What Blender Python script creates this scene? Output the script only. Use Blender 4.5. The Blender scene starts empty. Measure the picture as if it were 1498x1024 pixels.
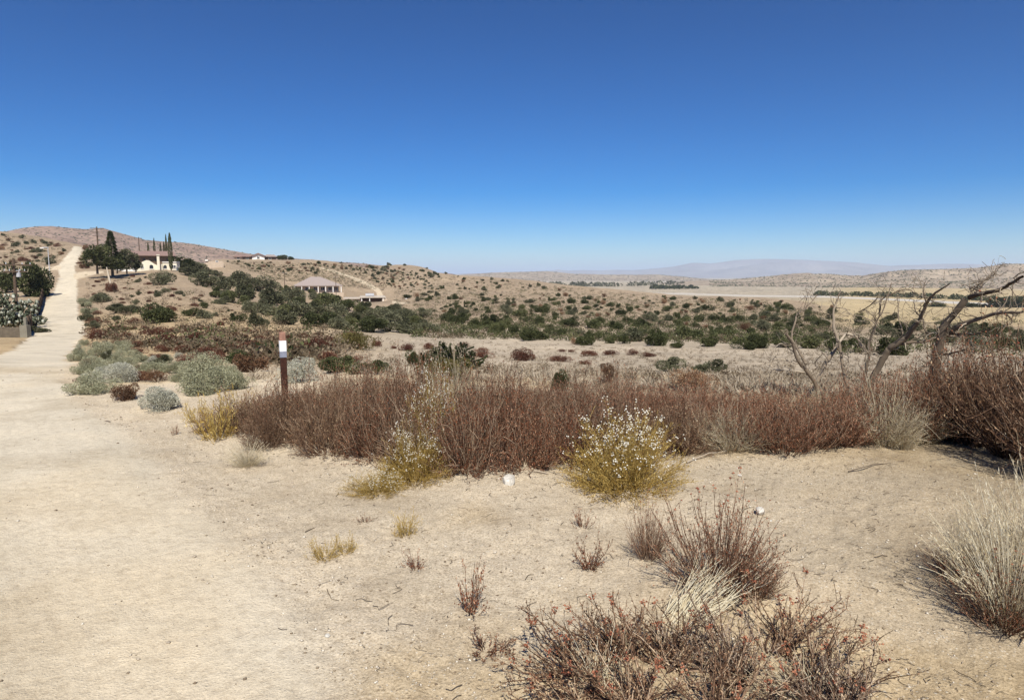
import bpy, math, random
import numpy as np
np.seterr(over='ignore')
rng = np.random.default_rng(11)
R = math.radians
scene = bpy.context.scene
COL = scene.collection

# ------------------------------------------------------------------ camera
EYE = 1.7; F = 1000.0; W0, H0 = 1498.0, 1024.0; HOR = 405.0
PITCH = math.atan((H0/2-HOR)/F); CP, SP = math.cos(PITCH), math.sin(PITCH)
cd = bpy.data.cameras.new('camera'); cam = bpy.data.objects.new('camera', cd); COL.objects.link(cam)
cam.location = (0, 0, EYE); cam.rotation_euler = (math.pi/2-PITCH, 0, 0)
cd.sensor_width = 36; cd.lens = 36*F/W0; cd.clip_start = .05; cd.clip_end = 90000
scene.camera = cam

def ray(px, py):
    u = np.asarray(px, float)-W0/2; v = H0/2-np.asarray(py, float)
    y = F*CP+v*SP; z = -F*SP+v*CP
    return u, y+0*u, z+0*u
def azel(px, py):
    x, y, z = ray(px, py); return np.arctan2(x, y), z/np.hypot(x, y)
def project(x, y, z):
    z = z-EYE
    f = y*CP-z*SP; up = y*SP+z*CP
    f = np.where(f < .05, .05, f)
    return W0/2+F*x/f, H0/2-F*up/f

# ------------------------------------------------------------------ noise
def _h(ix, iy, s):
    n = ix*np.int32(374761393)+iy*np.int32(668265263)+np.int32((s*1442695041+7) & 0x7fffffff)
    n = (n ^ (n >> np.int32(13)))*np.int32(1274126177)
    n = n ^ (n >> np.int32(16))
    return (n & np.int32(0xffff))*(1/65535.0)
def vnoise(x, y, s=0):
    x = np.asarray(x, float); y = np.asarray(y, float); ix = np.floor(x).astype(np.int32); iy = np.floor(y).astype(np.int32); fx = x-ix; fy = y-iy
    fx = fx*fx*(3-2*fx); fy = fy*fy*(3-2*fy)
    o1 = np.int32(1); a = _h(ix, iy, s); b = _h(ix+o1, iy, s); c = _h(ix, iy+o1, s); d = _h(ix+o1, iy+o1, s)
    return (a*(1-fx)+b*fx)*(1-fy)+(c*(1-fx)+d*fx)*fy
def fbm(x, y, s=0, o=4):
    t = 0; a = .5; n = 0
    for k in range(o):
        t = t+a*vnoise(x*2**k+17.3*k, y*2**k-9.1*k, s+k); n += a; a *= .5
    return t/n
def sstep(a, b, x):
    t = np.clip((x-a)/(b-a), 0, 1); return t*t*(3-2*t)

# ------------------------------------------------------------------ terrain
VAL = -20.0
cols = [-900, -150, 0, 60, 115, 180, 250, 330, 400, 470, 550, 620, 700, 850, 1000, 1150, 1300, 1498, 1700, 2600]
dk = [20, 35, 60, 100, 150, 215, 300, 430, 650, 1000]
T = {  # image row at which the ground lies, per column and distance ('v' = valley floor)
 -900: [530,512,494,468,440,410,378,352,'v','v'],
 -150: [530,512,494,468,440,410,375,345,'v','v'],
 0:    [533,515,494,468,438,408,374,342,'v','v'],
 60:   [533,514,493,463,434,402,370,350,'v','v'],
 115:  [533,513,492,461,429,395,360,365,'v','v'],
 180:  [533,510,486,456,426,398,393,392,'v','v'],
 250:  [533,508,480,448,420,398,397,398,'v','v'],
 330:  [534,507,478,452,432,414,398,381,'v','v'],
 400:  [534,507,480,458,444,430,414,381,'v','v'],
 470:  [535,508,484,466,450,437,424,381,'v','v'],
 550:  [535,510,490,472,458,449,438,395,392,'v'],
 620:  [536,513,494,476,458,442,424,400,393,'v'],
 700:  [538,516,497,476,455,434,417,405,'v','v'],
 850:  [540,520,500,481,459,438,422,421,'v','v'],
 1000: [545,525,503,483,461,442,434,436,'v','v'],
 1150: [548,530,508,486,464,445,438,443,'v','v'],
 1300: [550,532,512,490,472,464,462,456,'v','v'],
 1498: [550,532,512,490,474,468,463,454,'v','v'],
 1700: [550,532,512,490,474,468,463,454,'v','v'],
 2600: [550,532,512,490,474,468,463,454,'v','v']}
def hermite(xk, Y, xq):
    xk = np.array(xk, float); Y = np.array(Y, float)
    s = np.diff(Y, axis=0)/np.diff(xk)[:, None]
    m = np.zeros_like(Y); m[0] = s[0]; m[-1] = s[-1]; m[1:-1] = (s[:-1]+s[1:])/2
    m[1:-1] = np.where(s[:-1]*s[1:] < 0, m[1:-1]*.35, m[1:-1])
    i = np.clip(np.searchsorted(xk, xq)-1, 0, len(xk)-2); h = xk[i+1]-xk[i]
    t = np.clip((xq-xk[i])/h, 0, 1)[:, None]; h = h[:, None]
    return ((2*t**3-3*t**2+1)*Y[i]+(t**3-2*t**2+t)*h*m[i]+(-2*t**3+3*t**2)*Y[i+1]+(t**3-t**2)*h*m[i+1])
dist_k = [.1, 4, 8, 12]+dk+[2500, 90000]
az_k = []; Zk = []
for c in cols:
    a, _ = azel(c, HOR); az_k.append(float(a)); row = [0, 0, 0, -.08]
    for d, p in zip(dk, T[c]):
        row.append(VAL if p == 'v' else EYE+d*float(azel(c, p)[1]))
    row += [VAL, VAL]; Zk.append(row)
NA, ND = 700, 800
LD0, LD1 = math.log(.1), math.log(90000)
azg = np.linspace(az_k[0], az_k[-1], NA); ldg = np.linspace(LD0, LD1, ND)
_t = hermite(np.log(dist_k), np.array(Zk).T, ldg)
ZG = hermite(az_k, _t.T, azg)
def hbase(x, y):
    az = np.clip(np.arctan2(x, y), azg[0], azg[-1]); d = np.hypot(x, y); ld = np.log(np.maximum(d, .11))
    i = (az-azg[0])/(azg[-1]-azg[0])*(NA-1.001); j = (ld-LD0)/(LD1-LD0)*(ND-1.001)
    i0 = i.astype(int); j0 = np.clip(j.astype(int), 0, ND-2); fi = i-i0; fj = j-j0
    return (ZG[i0, j0]*(1-fj)+ZG[i0, j0+1]*fj)*(1-fi)+(ZG[i0+1, j0]*(1-fj)+ZG[i0+1, j0+1]*fj)*fi
roadpy = np.array([361,373,390,404,425,443,461,470,480,496,510,530,545,570,600,650,760,900,1024,1600])
roadL  = np.array([107,98,83,86,80,65,56,54,50,38,18,-30,-80,-200,-300,-500,-900,-1500,-2000,-4000])
roadR  = np.array([124,118,110,112,114,115,116,123,126,124,112,104,102,102,132,205,330,450,540,900])
def roadmask(x, y, z):
    px, py = project(x, y, z); d = np.hypot(x, y)
    L = np.interp(py, roadpy, roadL); Rr = np.interp(py, roadpy, roadR)
    s = np.minimum(px-L, Rr-px)*d/F
    s = s+(fbm(x*.8, y*.8, 5, 3)-.5)*np.clip(d*.06, .25, 1.2)
    m = sstep(-.12, .35, s)*(py > 360)*(d < 300)*(d > 2.2)*(y > .5)
    near = (y <= 1.6)*sstep(0, .6, -.75-x+0*y)*sstep(0, 1, x+8)
    return np.maximum(np.where(y > 1.6, m, 0), near)
def hgt(x, y):
    x = np.asarray(x, float); y = np.asarray(y, float)
    d = np.hypot(x, y); z = hbase(x, y)
    a = sstep(10, 40, d)
    z = z+a*(fbm(x/9, y/9, 3)-.5)*.7*(1-.75*sstep(0, 1, roadmask(x, y, z)))
    z = z+sstep(60, 160, d)*(fbm(x/38, y/38, 8)-.5)*3.2*(1-sstep(260, 420, d)*.6)*(1-sstep(650, 900, d))*(.25+.75*sstep(-.62, -.45, np.arctan2(x, y)))
    rm = roadmask(x, y, z)
    n = sstep(60, 12, d)
    z = z+n*((fbm(x*1.1, y*1.1, 21)-.5)*.12+(fbm(x*4.2, y*4.2, 31)-.5)*.028)*(1-.9*rm)
    z = z+sstep(18, 7, d)*(fbm(x*17, y*17, 41, 3)-.5)*.022*(1-.6*rm)
    return z
_D = np.exp(np.linspace(math.log(2.0), math.log(4000), 420))
def hmid(x, y):
    d = np.hypot(x, y); z = hbase(x, y)+sstep(10, 40, d)*(fbm(x/9, y/9, 3)-.5)*.7
    return z+sstep(60, 160, d)*(fbm(x/38, y/38, 8)-.5)*3.2*(1-sstep(260, 420, d)*.6)*(1-sstep(650, 900, d))*(.25+.75*sstep(-.62, -.45, np.arctan2(x, y)))
def hits(px, py):
    px = np.atleast_1d(px).astype(float); py = np.atleast_1d(py).astype(float); out = []
    for s in range(0, len(px), 400):
        a, e = azel(px[s:s+400], py[s:s+400]); sa, ca = np.sin(a)[:, None], np.cos(a)[:, None]
        g = hmid(_D*sa, _D*ca)-(EYE+_D*e[:, None]); up = g > 0; k = np.maximum(np.argmax(up, 1), 1)
        k = np.where(up.any(1), k, 400); d0, d1 = _D[k-1], _D[k]
        dd = d0[:, None]+(d1-d0)[:, None]*np.linspace(0, 1, 9)
        g = hgt(dd*sa, dd*ca)-(EYE+dd*e[:, None]); up = g > 0; k = np.maximum(np.argmax(up, 1), 1); k = np.where(up.any(1), k, 4)
        i = np.arange(len(k)); d = (dd[i, k-1]+dd[i, k])/2; X = d*np.sin(a); Y = d*np.cos(a)
        out.append(np.stack([X, Y, hgt(X, Y), d], -1))
    return np.concatenate(out)
def hit(px, py): return tuple(float(v) for v in hits([px], [py])[0])
def at(px, d):
    a = float(azel(px, HOR)[0]); X = d*math.sin(a); Y = d*math.cos(a); return X, Y, float(hgt(X, Y))

# ------------------------------------------------------------------ materials
def mat(name, build):
    m = bpy.data.materials.new(name); m.use_nodes = True; nt = m.node_tree; nt.nodes.clear()
    out = nt.nodes.new('ShaderNodeOutputMaterial'); b = nt.nodes.new('ShaderNodeBsdfPrincipled')
    b.inputs['Specular IOR Level'].default_value = .12; b.inputs['Roughness'].default_value = .9
    nt.links.new(b.outputs[0], out.inputs['Surface']); build(nt, b); return m
def node(nt, t, **k):
    n = nt.nodes.new(t)
    for a, v in k.items(): setattr(n, a, v)
    return n
def noise_n(nt, scale, detail=4, rough=.6, vec=None):
    n = node(nt, 'ShaderNodeTexNoise'); n.inputs['Scale'].default_value = scale
    n.inputs['Detail'].default_value = detail; n.inputs['Roughness'].default_value = rough
    if vec: nt.links.new(vec, n.inputs['Vector'])
    return n
def ramp(nt, fac, stops):
    r = node(nt, 'ShaderNodeValToRGB'); e = r.color_ramp.elements
    while len(e) < len(stops): e.new(.5)
    for k, (p, c) in enumerate(stops): e[k].position = p; e[k].color = (*c, 1)
    nt.links.new(fac, r.inputs[0]); return r.outputs[0]
def mixc(nt, a, b, fac, mode='MIX'):
    m = node(nt, 'ShaderNodeMix', data_type='RGBA', blend_type=mode)
    for s, v in ((0, fac), (6, a), (7, b)):
        if hasattr(v, 'links') or hasattr(v, 'is_linked'): nt.links.new(v, m.inputs[s])
        else: m.inputs[s].default_value = v if s == 0 else (*v, 1)
    return m.outputs[2]
def math_n(nt, op, a, b=None, clamp=False):
    m = node(nt, 'ShaderNodeMath', operation=op, use_clamp=clamp)
    for i, v in enumerate((a, b)):
        if v is None: continue
        if hasattr(v, 'is_linked'): nt.links.new(v, m.inputs[i])
        else: m.inputs[i].default_value = v
    return m.outputs[0]
def plant_mat(name, stops, rnd=.25, transl=0.0):
    def b(nt, p):
        at_ = node(nt, 'ShaderNodeAttribute', attribute_name='tint')
        oi = node(nt, 'ShaderNodeObjectInfo')
        f = math_n(nt, 'ADD', at_.outputs['Fac'], math_n(nt, 'MULTIPLY', math_n(nt, 'SUBTRACT', oi.outputs['Random'], .5), rnd), True)
        c = ramp(nt, f, stops); nt.links.new(c, p.inputs['Base Color'])
        if transl:
            tr = node(nt, 'ShaderNodeBsdfTranslucent'); nt.links.new(c, tr.inputs[0])
            ms = node(nt, 'ShaderNodeMixShader'); ms.inputs[0].default_value = transl
            out = [n for n in nt.nodes if n.type == 'OUTPUT_MATERIAL'][0]
            nt.links.new(p.outputs[0], ms.inputs[1]); nt.links.new(tr.outputs[0], ms.inputs[2]); nt.links.new(ms.outputs[0], out.inputs[0])
    return mat(name, b)
def plain(name, col, rough=.8, var=.15, scale=3.0, metal=0, bump=0):
    def b(nt, p):
        tc = node(nt, 'ShaderNodeTexCoord')
        n = noise_n(nt, scale, 5, .65, tc.outputs['Object'])
        lo = tuple(c*(1-var) for c in col); hi = tuple(min(1, c*(1+var)) for c in col)
        nt.links.new(ramp(nt, n.outputs['Fac'], [(.3, lo), (.7, hi)]), p.inputs['Base Color'])
        p.inputs['Roughness'].default_value = rough; p.inputs['Metallic'].default_value = metal
        if bump:
            bn = node(nt, 'ShaderNodeBump'); bn.inputs['Strength'].default_value = .6; bn.inputs['Distance'].default_value = bump
            nt.links.new(n.outputs['Fac'], bn.inputs['Height']); nt.links.new(bn.outputs[0], p.inputs['Normal'])
    return mat(name, b)

def soil_mat(name, fine=True):
    def b(nt, p):
        g = node(nt, 'ShaderNodeNewGeometry'); P = g.outputs['Position']
        vc = node(nt, 'ShaderNodeAttribute', attribute_name='soil')
        rd = node(nt, 'ShaderNodeAttribute', attribute_name='road')
        n1 = noise_n(nt, .9, 5, .6, P); n2 = noise_n(nt, 14, 5, .7, P); n3 = noise_n(nt, 75, 6, .85, P)
        c = mixc(nt, vc.outputs['Color'], ramp(nt, n1.outputs['Fac'], [(.3, (.80, .77, .73)), (.5, (1, 1, 1)), (.72, (1.10, 1.08, 1.05))]), 1.0, 'MULTIPLY')
        c = mixc(nt, c, ramp(nt, n2.outputs['Fac'], [(.28, (.74, .71, .68)), (.5, (1, 1, 1)), (.75, (1.12, 1.12, 1.12))]), .8, 'MULTIPLY')
        c = mixc(nt, c, ramp(nt, n3.outputs['Fac'], [(.36, (.52, .48, .44)), (.5, (1, 1, 1)), (.64, (1.32, 1.32, 1.35))]), math_n(nt, 'SUBTRACT', 1.0, math_n(nt, 'MULTIPLY', rd.outputs['Fac'], .62)), 'MULTIPLY')
        # grains: small gravel dots, pale and dark
        v = node(nt, 'ShaderNodeTexVoronoi'); v.inputs['Scale'].default_value = 62; nt.links.new(P, v.inputs['Vector'])
        dot = ramp(nt, v.outputs['Distance'], [(.20, (1, 1, 1)), (.42, (0, 0, 0))])
        pick = node(nt, 'ShaderNodeSeparateColor'); nt.links.new(v.outputs['Color'], pick.inputs[0])
        dens = math_n(nt, 'MULTIPLY', math_n(nt, 'SUBTRACT', 1.25, rd.outputs['Fac']), ramp(nt, n1.outputs['Fac'], [(.35, (.1, .1, .1)), (.7, (1, 1, 1))]))
        lightm = math_n(nt, 'MULTIPLY', math_n(nt, 'MULTIPLY', dot, math_n(nt, 'GREATER_THAN', pick.outputs[0], .72)), dens, True)
        darkm = math_n(nt, 'MULTIPLY', math_n(nt, 'MULTIPLY', dot, math_n(nt, 'GREATER_THAN', pick.outputs[1], .86)), dens, True)
        c = mixc(nt, c, (.62, .56, .46), lightm); c = mixc(nt, c, (.13, .095, .06), darkm)
        nt.links.new(c, p.inputs['Base Color'])
        p.inputs['Roughness'].default_value = .95; p.inputs['Specular IOR Level'].default_value = .1
        hsum = math_n(nt, 'ADD', math_n(nt, 'ADD', math_n(nt, 'MULTIPLY', n2.outputs['Fac'], .9), math_n(nt, 'MULTIPLY', n3.outputs['Fac'], .28)), math_n(nt, 'MULTIPLY', dot, .10))
        bn = node(nt, 'ShaderNodeBump'); bn.inputs['Strength'].default_value = .75; bn.inputs['Distance'].default_value = .022
        nt.links.new(hsum, bn.inputs['Height']); nt.links.new(bn.outputs[0], p.inputs['Normal'])
    return mat(name, b)
M = {}
M['soil'] = soil_mat('sandy soil'); M['road'] = soil_mat('packed road sand')

# ------------------------------------------------------------------ mesh helpers
def link(o, parent=None):
    COL.objects.link(o)
    if parent: o.parent = parent
    return o
def tag(o, label=None, cat=None, group=None, kind=None):
    if label: o['label'] = label
    if cat: o['category'] = cat
    if group: o['group'] = group
    if kind: o['kind'] = kind
    return o
def mesh_np(name, V, Fq, tint=None, m=None, smooth=False):
    """V (n,3); Fq list of int arrays (k,3) or (k,4)"""
    me = bpy.data.meshes.new(name)
    Fq = [f for f in Fq if len(f)]
    loops = np.concatenate([f.ravel() for f in Fq]).astype(np.int32)
    tot = np.concatenate([np.full(len(f), f.shape[1]) for f in Fq]).astype(np.int32)
    st = np.concatenate([[0], np.cumsum(tot)[:-1]]).astype(np.int32)
    me.vertices.add(len(V)); me.vertices.foreach_set('co', np.asarray(V, np.float32).ravel())
    me.loops.add(len(loops)); me.loops.foreach_set('vertex_index', loops)
    me.polygons.add(len(tot)); me.polygons.foreach_set('loop_start', st); me.polygons.foreach_set('loop_total', tot)
    if smooth: me.polygons.foreach_set('use_smooth', np.ones(len(tot), bool))
    me.update(calc_edges=True)
    if tint is not None:
        a = me.attributes.new('tint', 'FLOAT', 'FACE'); a.data.foreach_set('value', np.asarray(tint, np.float32))
    if m: me.materials.append(m)
    return me
class Acc:
    def __init__(s): s.V = []; s.F4 = []; s.T4 = []; s.F3 = []; s.T3 = []; s.n = 0
    def add(s, V, Fa, T):
        V = np.asarray(V).reshape(-1, 3); Fa = np.asarray(Fa)+s.n; T = np.broadcast_to(np.asarray(T, float), (len(Fa),))
        s.V.append(V); s.n += len(V)
        if Fa.shape[1] == 4: s.F4.append(Fa); s.T4.append(T)
        else: s.F3.append(Fa); s.T3.append(T)
    def tubes(s, P, Rd, T, sides=3):
        N, K, _ = P.shape
        t = np.diff(P, axis=1); t = np.concatenate([t, t[:, -1:]], 1)
        t /= np.linalg.norm(t, axis=2, keepdims=True)+1e-9
        ref = np.where(np.abs(t[..., 2:3]) > .85, np.array([1., 0, 0]), np.array([0, 0, 1.]))
        if sides > 3: ref = np.broadcast_to(np.array([.15, 1, .1]), t.shape)
        a = np.cross(t, ref); a /= np.linalg.norm(a, axis=2, keepdims=True)+1e-9; b = np.cross(t, a)
        ang = np.arange(sides)*2*math.pi/sides
        V = P[:, :, None]+Rd[:, :, None, None]*(a[:, :, None]*np.cos(ang)[:, None]+b[:, :, None]*np.sin(ang)[:, None])
        idx = np.arange(N*K*sides).reshape(N, K, sides)
        q = np.stack([idx[:, :-1], np.roll(idx[:, :-1], -1, 2), np.roll(idx[:, 1:], -1, 2), idx[:, 1:]], -1)
        s.add(V, q.reshape(-1, 4), np.repeat(np.broadcast_to(T, (N,)), (K-1)*sides))
    def leaves(s, C, U, L, Wd, T, r=rng):
        n = len(C); U = U/(np.linalg.norm(U, axis=1, keepdims=True)+1e-9)
        v = np.cross(U, r.normal(size=(n, 3))); v /= np.linalg.norm(v, axis=1, keepdims=True)+1e-9
        L = np.broadcast_to(L, (n,))[:, None]; Wd = np.broadcast_to(Wd, (n,))[:, None]
        V = np.stack([C, C+U*L*.5+v*Wd*.5, C+U*L, C+U*L*.5-v*Wd*.5], 1)
        s.add(V, np.arange(n*4).reshape(n, 4), T)
    def blobs(s, C, Sz, T, r=rng):
        base = np.array([[1,0,0],[0,1,0],[-1,0,0],[0,-1,0],[0,0,.9],[0,0,-.5]], float)
        tri = np.array([[0,1,4],[1,2,4],[2,3,4],[3,0,4],[1,0,5],[2,1,5],[3,2,5],[0,3,5]])
        n = len(C); j = 1+(r.random((n, 6, 1))-.5)*.5
        th = r.random(n)*6.28; c, sn = np.cos(th), np.sin(th)
        B = base[None]*j*np.asarray(Sz).reshape(n, 1, -1)
        X = B[..., 0]*c[:, None]-B[..., 1]*sn[:, None]; Y = B[..., 0]*sn[:, None]+B[..., 1]*c[:, None]
        V = np.stack([X, Y, B[..., 2]], -1)+C[:, None]
        Fa = (tri[None]+np.arange(n)[:, None, None]*6).reshape(-1, 3)
        s.add(V, Fa, np.repeat(np.broadcast_to(T, (n,)), 8))
    def mesh(s, name, m, smooth=False):
        V = np.concatenate(s.V); Fs = []; Ts = []
        if s.F4: Fs.append(np.concatenate(s.F4)); Ts.append(np.concatenate(s.T4))
        if s.F3: Fs.append(np.concatenate(s.F3)); Ts.append(np.concatenate(s.T3))
        return mesh_np(name, V, Fs, np.concatenate(Ts), m, smooth)
def OBJ(name, me, parent=None, loc=None, rz=0, sc=None):
    o = bpy.data.objects.new(name, me); link(o, parent)
    if loc is not None: o.location = loc
    o.rotation_euler.z = rz
    if sc is not None: o.scale = sc if hasattr(sc, '__len__') else (sc,)*3
    return o

# ------------------------------------------------------------------ ground sheet, split into soil and roads
def poly_dist(px, py, pts, ky=1.0):
    best = np.full(np.shape(px), 1e9)
    for (x0, y0, w0), (x1, y1, w1) in zip(pts[:-1], pts[1:]):
        dx, dy = x1-x0, (y1-y0)*ky
        t = np.clip(((px-x0)*dx+(py-y0)*ky*dy)/(dx*dx+dy*dy), 0, 1)
        q = np.hypot(px-x0-t*dx, (py-y0)*ky-t*dy)-(w0+(w1-w0)*t)
        best = np.minimum(best, q)
    return best
TRACKS = {
 'hillside_track': ([(469,392,1.0),(492,398,1.4),(515,406,1.8),(538,416,2.4),(553,425,3.2),(556,432,4)], 230, 700),
 'valley_road': ([(640,429,.6),(1000,430,.7),(1100,433,.9),(1200,434,1.0),(1300,438,1.2),(1400,443,1.6),(1520,449,2.0)], 420, 1200),
 'driveway': ([(112,404,4.5),(126,401,4.0),(140,399,2.2),(150,398,1.2)], 150, 235),
 'side_track': ([(0,397,1.6),(40,395,1.8),(86,392,3)], 150, 330),
 'ranch_yard': ([(575,442,1.5),(600,446,2.2),(640,449,1.6)], 200, 400)}
azs = np.concatenate([np.linspace(-math.pi, -.76, 90)[:-1], np.linspace(-.76, .76, 1000), np.linspace(.76, math.pi, 90)[1:]])
rs = np.concatenate([[.02, .3, .8, 1.3], np.exp(np.linspace(math.log(1.8), math.log(900), 620)), np.exp(np.linspace(math.log(930), math.log(60000), 70))])
A, D = np.meshgrid(azs, rs, indexing='ij')
GX = D*np.sin(A); GY = D*np.cos(A); GZ = hgt(GX, GY)
GZ[-1] = GZ[0]
PX, PY = project(GX, GY, GZ); DD = np.hypot(GX, GY)
RM = roadmask(GX, GY, GZ)
def C3(*c): return np.array(c, float)
n_a = fbm(GX/6, GY/6, 51)[..., None]; n_b = fbm(GX/1.6, GY/1.6, 61)[..., None]; n_c = fbm(GX/45, GY/45, 71)[..., None]
sand = C3(.52, .438, .322); brown = C3(.345, .278, .188); hill = C3(.35, .268, .182); pl = C3(.42, .35, .26); field = C3(.47, .37, .21); val = C3(.41, .35, .26); roadc = C3(.62, .545, .42)
w_r = sstep(-.5, 3.4, GX+1.0*(n_a[..., 0]-.5)*6+(DD-4)*.12)[..., None]     # browner sand away from the road
c = sand*(1-w_r)+brown*w_r
far1 = sstep(12, 28, DD)[..., None]; c = c*(1-far1)+pl*far1
leftw = sstep(620, 380, PX)[..., None]*far1
c = c*(1-leftw)+C3(.45, .335, .195)*leftw
hl = sstep(60, 130, DD)[..., None]; c = c*(1-hl)+hill*hl
vl = sstep(380, 560, DD)[..., None]*(GZ < -8)[..., None]
c = c*(1-vl)+(field*sstep(900, 500, DD)[..., None]+val*(1-sstep(900, 500, DD)[..., None]))*vl
rb = (sstep(1180, 1260, PX)*sstep(100, 170, DD))[..., None]; c = c*(1-rb)+field*rb
c = c*(.80+.4*n_a)*(.86+.28*n_b)*(.84+.32*n_c)
gold = sstep(.52, .7, fbm(GX/2.3+9, GY/2.3, 81))[..., None]*(DD < 16)[..., None]
c = c*(1-.45*gold)+C3(.47, .34, .17)*.45*gold
pale = sstep(.5, .7, fbm(GX/300, GY/900, 91))[..., None]*(DD > 700)[..., None]*.7
c = c*(1-pale)+C3(.55, .50, .44)*pale
rmx = RM[..., None]
_s = (GX*7.5+GY*6)/9.6; _a = (GY*7.5-GX*6)/9.6; ruts = ((fbm(_s*2.6, _a*.16, 15)-.5)*2.4+(fbm(_s*.8, _a*.09, 16)-.5)*1.5)[..., None]*sstep(22, 10, DD)[..., None]
rc = roadc*(.86+.28*n_a)*(.92+.16*n_b)*(1+.085*ruts)
rgold = sstep(.50, .68, fbm(GX/2.6+31, GY/4, 85))[..., None]*(DD < 40)[..., None]*.30
rc = rc*(1-rgold)+C3(.52, .385, .21)*rgold
c = c*(1-rmx)+rc*rmx
trk = {}
for k, (pts, d0, d1) in TRACKS.items():
    q = poly_dist(PX, PY, pts); mk = sstep(.6, -.4, q)*(DD > d0)*(DD < d1)
    trk[k] = mk; tc = C3(.60, .50, .36) if k != 'valley_road' else C3(.56, .52, .46)
    c = c*(1-mk[..., None])+tc*mk[..., None]
nA, nD = A.shape
idx = np.arange(nA*nD).reshape(nA, nD)
quads = np.stack([idx[:-1, :-1], idx[1:, :-1], idx[1:, 1:], idx[:-1, 1:]], -1)[..., ::-1]
cell = np.zeros(quads.shape[:2], int)
def cm(a): return (a[:-1, :-1]+a[1:, :-1]+a[1:, 1:]+a[:-1, 1:])/4
cell[cm(RM) > .5] = 1
for i, k in enumerate(trk): cell[(cm(trk[k]) > .5) & (cell == 0)] = 2+i
Vall = np.stack([GX, GY, GZ], -1).reshape(-1, 3); Call = c.reshape(-1, 3); Rall = np.maximum(RM, trk['driveway']).reshape(-1)
names = ['ground', 'dirt_road']+list(trk)
for i, nm in enumerate(names):
    q = quads[cell == i]
    if not len(q): print('empty', nm); continue
    u, inv = np.unique(q, return_inverse=True); q2 = inv.reshape(-1, 4)
    me = mesh_np(nm, Vall[u], [q2], None, M['road'] if i else M['soil'], True)
    ca = me.color_attributes.new('soil', 'FLOAT_COLOR', 'POINT')
    ca.data.foreach_set('color', np.concatenate([Call[u], np.ones((len(u), 1))], 1).astype(np.float32).ravel())
    ra = me.attributes.new('road', 'FLOAT', 'POINT'); ra.data.foreach_set('value', Rall[u].astype(np.float32))
    tag(OBJ(nm, me), kind='structure')
del A, D, quads, cell

# ------------------------------------------------------------------ hills and mountains
def hill_mat(name, a, b_, veg, scale, vegamt):
    def b(nt, p):
        g = node(nt, 'ShaderNodeNewGeometry'); P = g.outputs['Position']
        n1 = noise_n(nt, scale, 7, .6, P); n2 = noise_n(nt, scale*9, 5, .7, P)
        c = ramp(nt, n1.outputs['Fac'], [(.35, a), (.65, b_)])
        c = mixc(nt, c, veg, math_n(nt, 'MULTIPLY', ramp(nt, n2.outputs['Fac'], [(.48, (0, 0, 0)), (.62, (1, 1, 1))]), vegamt))
        nt.links.new(c, p.inputs['Base Color']); p.inputs['Roughness'].default_value = 1
    return mat(name, b)
M['mtn'] = hill_mat('mountain scrub', (.25, .17, .13), (.36, .26, .20), (.085, .07, .055), .012, .75)
M['hillr'] = hill_mat('valley hill', (.30, .23, .17), (.42, .34, .25), (.11, .095, .07), .01, .6)
M['far'] = hill_mat('far rock', (.22, .19, .18), (.34, .30, .28), (.14, .12, .11), .0012, .4)
RIDGES = {}
def ridge(name, sky, Dc, Wn, Wf, m, amp, ns, seed, nA=500, nDp=110, z0=VAL-3):
    pxs = np.array([p[0] for p in sky], float); zs = np.array([EYE+Dc*float(azel(p[0], p[1])[1]) for p in sky])
    az = np.array([float(azel(p, HOR)[0]) for p in pxs])
    def hf(x, y):
        a = np.arctan2(x, y); d = np.hypot(x, y)
        zz = np.interp(a, az, zs, left=z0, right=z0)
        e = sstep(az[0]-.02, az[0]+.03, a)*sstep(az[-1]+.02, az[-1]-.03, a)
        t = np.where(d < Dc, (Dc-d)/Wn, (d-Dc)/Wf); t = np.clip(t, 0, 1)
        sh = (1-t)**1.25*(1-.35*t)*1.0+0*t
        rg = 1-np.abs(2*fbm(x/ns, y/ns, seed, 6)-1)
        r2 = fbm(x/ns*3.1, y/ns*3.1, seed+7, 5)-.5
        hh = (zz-z0)*sh
        amt = amp*np.minimum(1, hh/(amp*1.2)+.05)*(.18+.82*sstep(0, .18, t))
        return z0+e*(hh+((rg-.8)*1.8+r2*.8)*amt)
    RIDGES[name] = hf
    a = np.linspace(az[0]-.02, az[-1]+.02, nA)
    d = np.linspace(Dc-Wn, Dc+Wf, nDp)
    A_, D_ = np.meshgrid(a, d, indexing='ij'); X = D_*np.sin(A_); Y = D_*np.cos(A_)
    idx = np.arange(nA*nDp).reshape(nA, nDp)
    q = np.stack([idx[:-1, :-1], idx[1:, :-1], idx[1:, 1:], idx[:-1, 1:]], -1)[..., ::-1].reshape(-1, 4)
    return tag(OBJ(name, mesh_np(name, np.stack([X, Y, hf(X, Y)], -1).reshape(-1, 3), [q], None, m, True)), kind='structure')
ridge('mountain', [(-700,390),(-400,372),(-200,362),(-60,348),(0,341),(40,334),(80,331),(110,334),(130,336),(155,335),(185,343),(215,351),(240,353),(270,355),(300,360),(340,367),(380,373),(430,378),(480,382),(530,386),(600,394),(660,401),(720,412)], 1500, 800, 900, M['mtn'], 16, 170, 101, 700, 150)
ridge('brown_hills', [(560,409),(640,404),(690,401),(740,398),(800,397),(840,401),(900,402),(960,402),(1000,405),(1040,409),(1100,413),(1160,416)], 4200, 900, 1400, M['hillr'], 18, 330, 131, 500, 110)
ridge('valley_hills', [(960,414),(1060,409),(1110,406),(1150,402),(1200,400),(1235,403),(1262,404),(1290,399),(1330,394),(1380,393),(1430,392),(1470,387),(1530,386),(1620,384),(1800,380),(2100,384)], 2300, 900, 1500, M['hillr'], 26, 240, 151, 800, 140)
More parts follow.
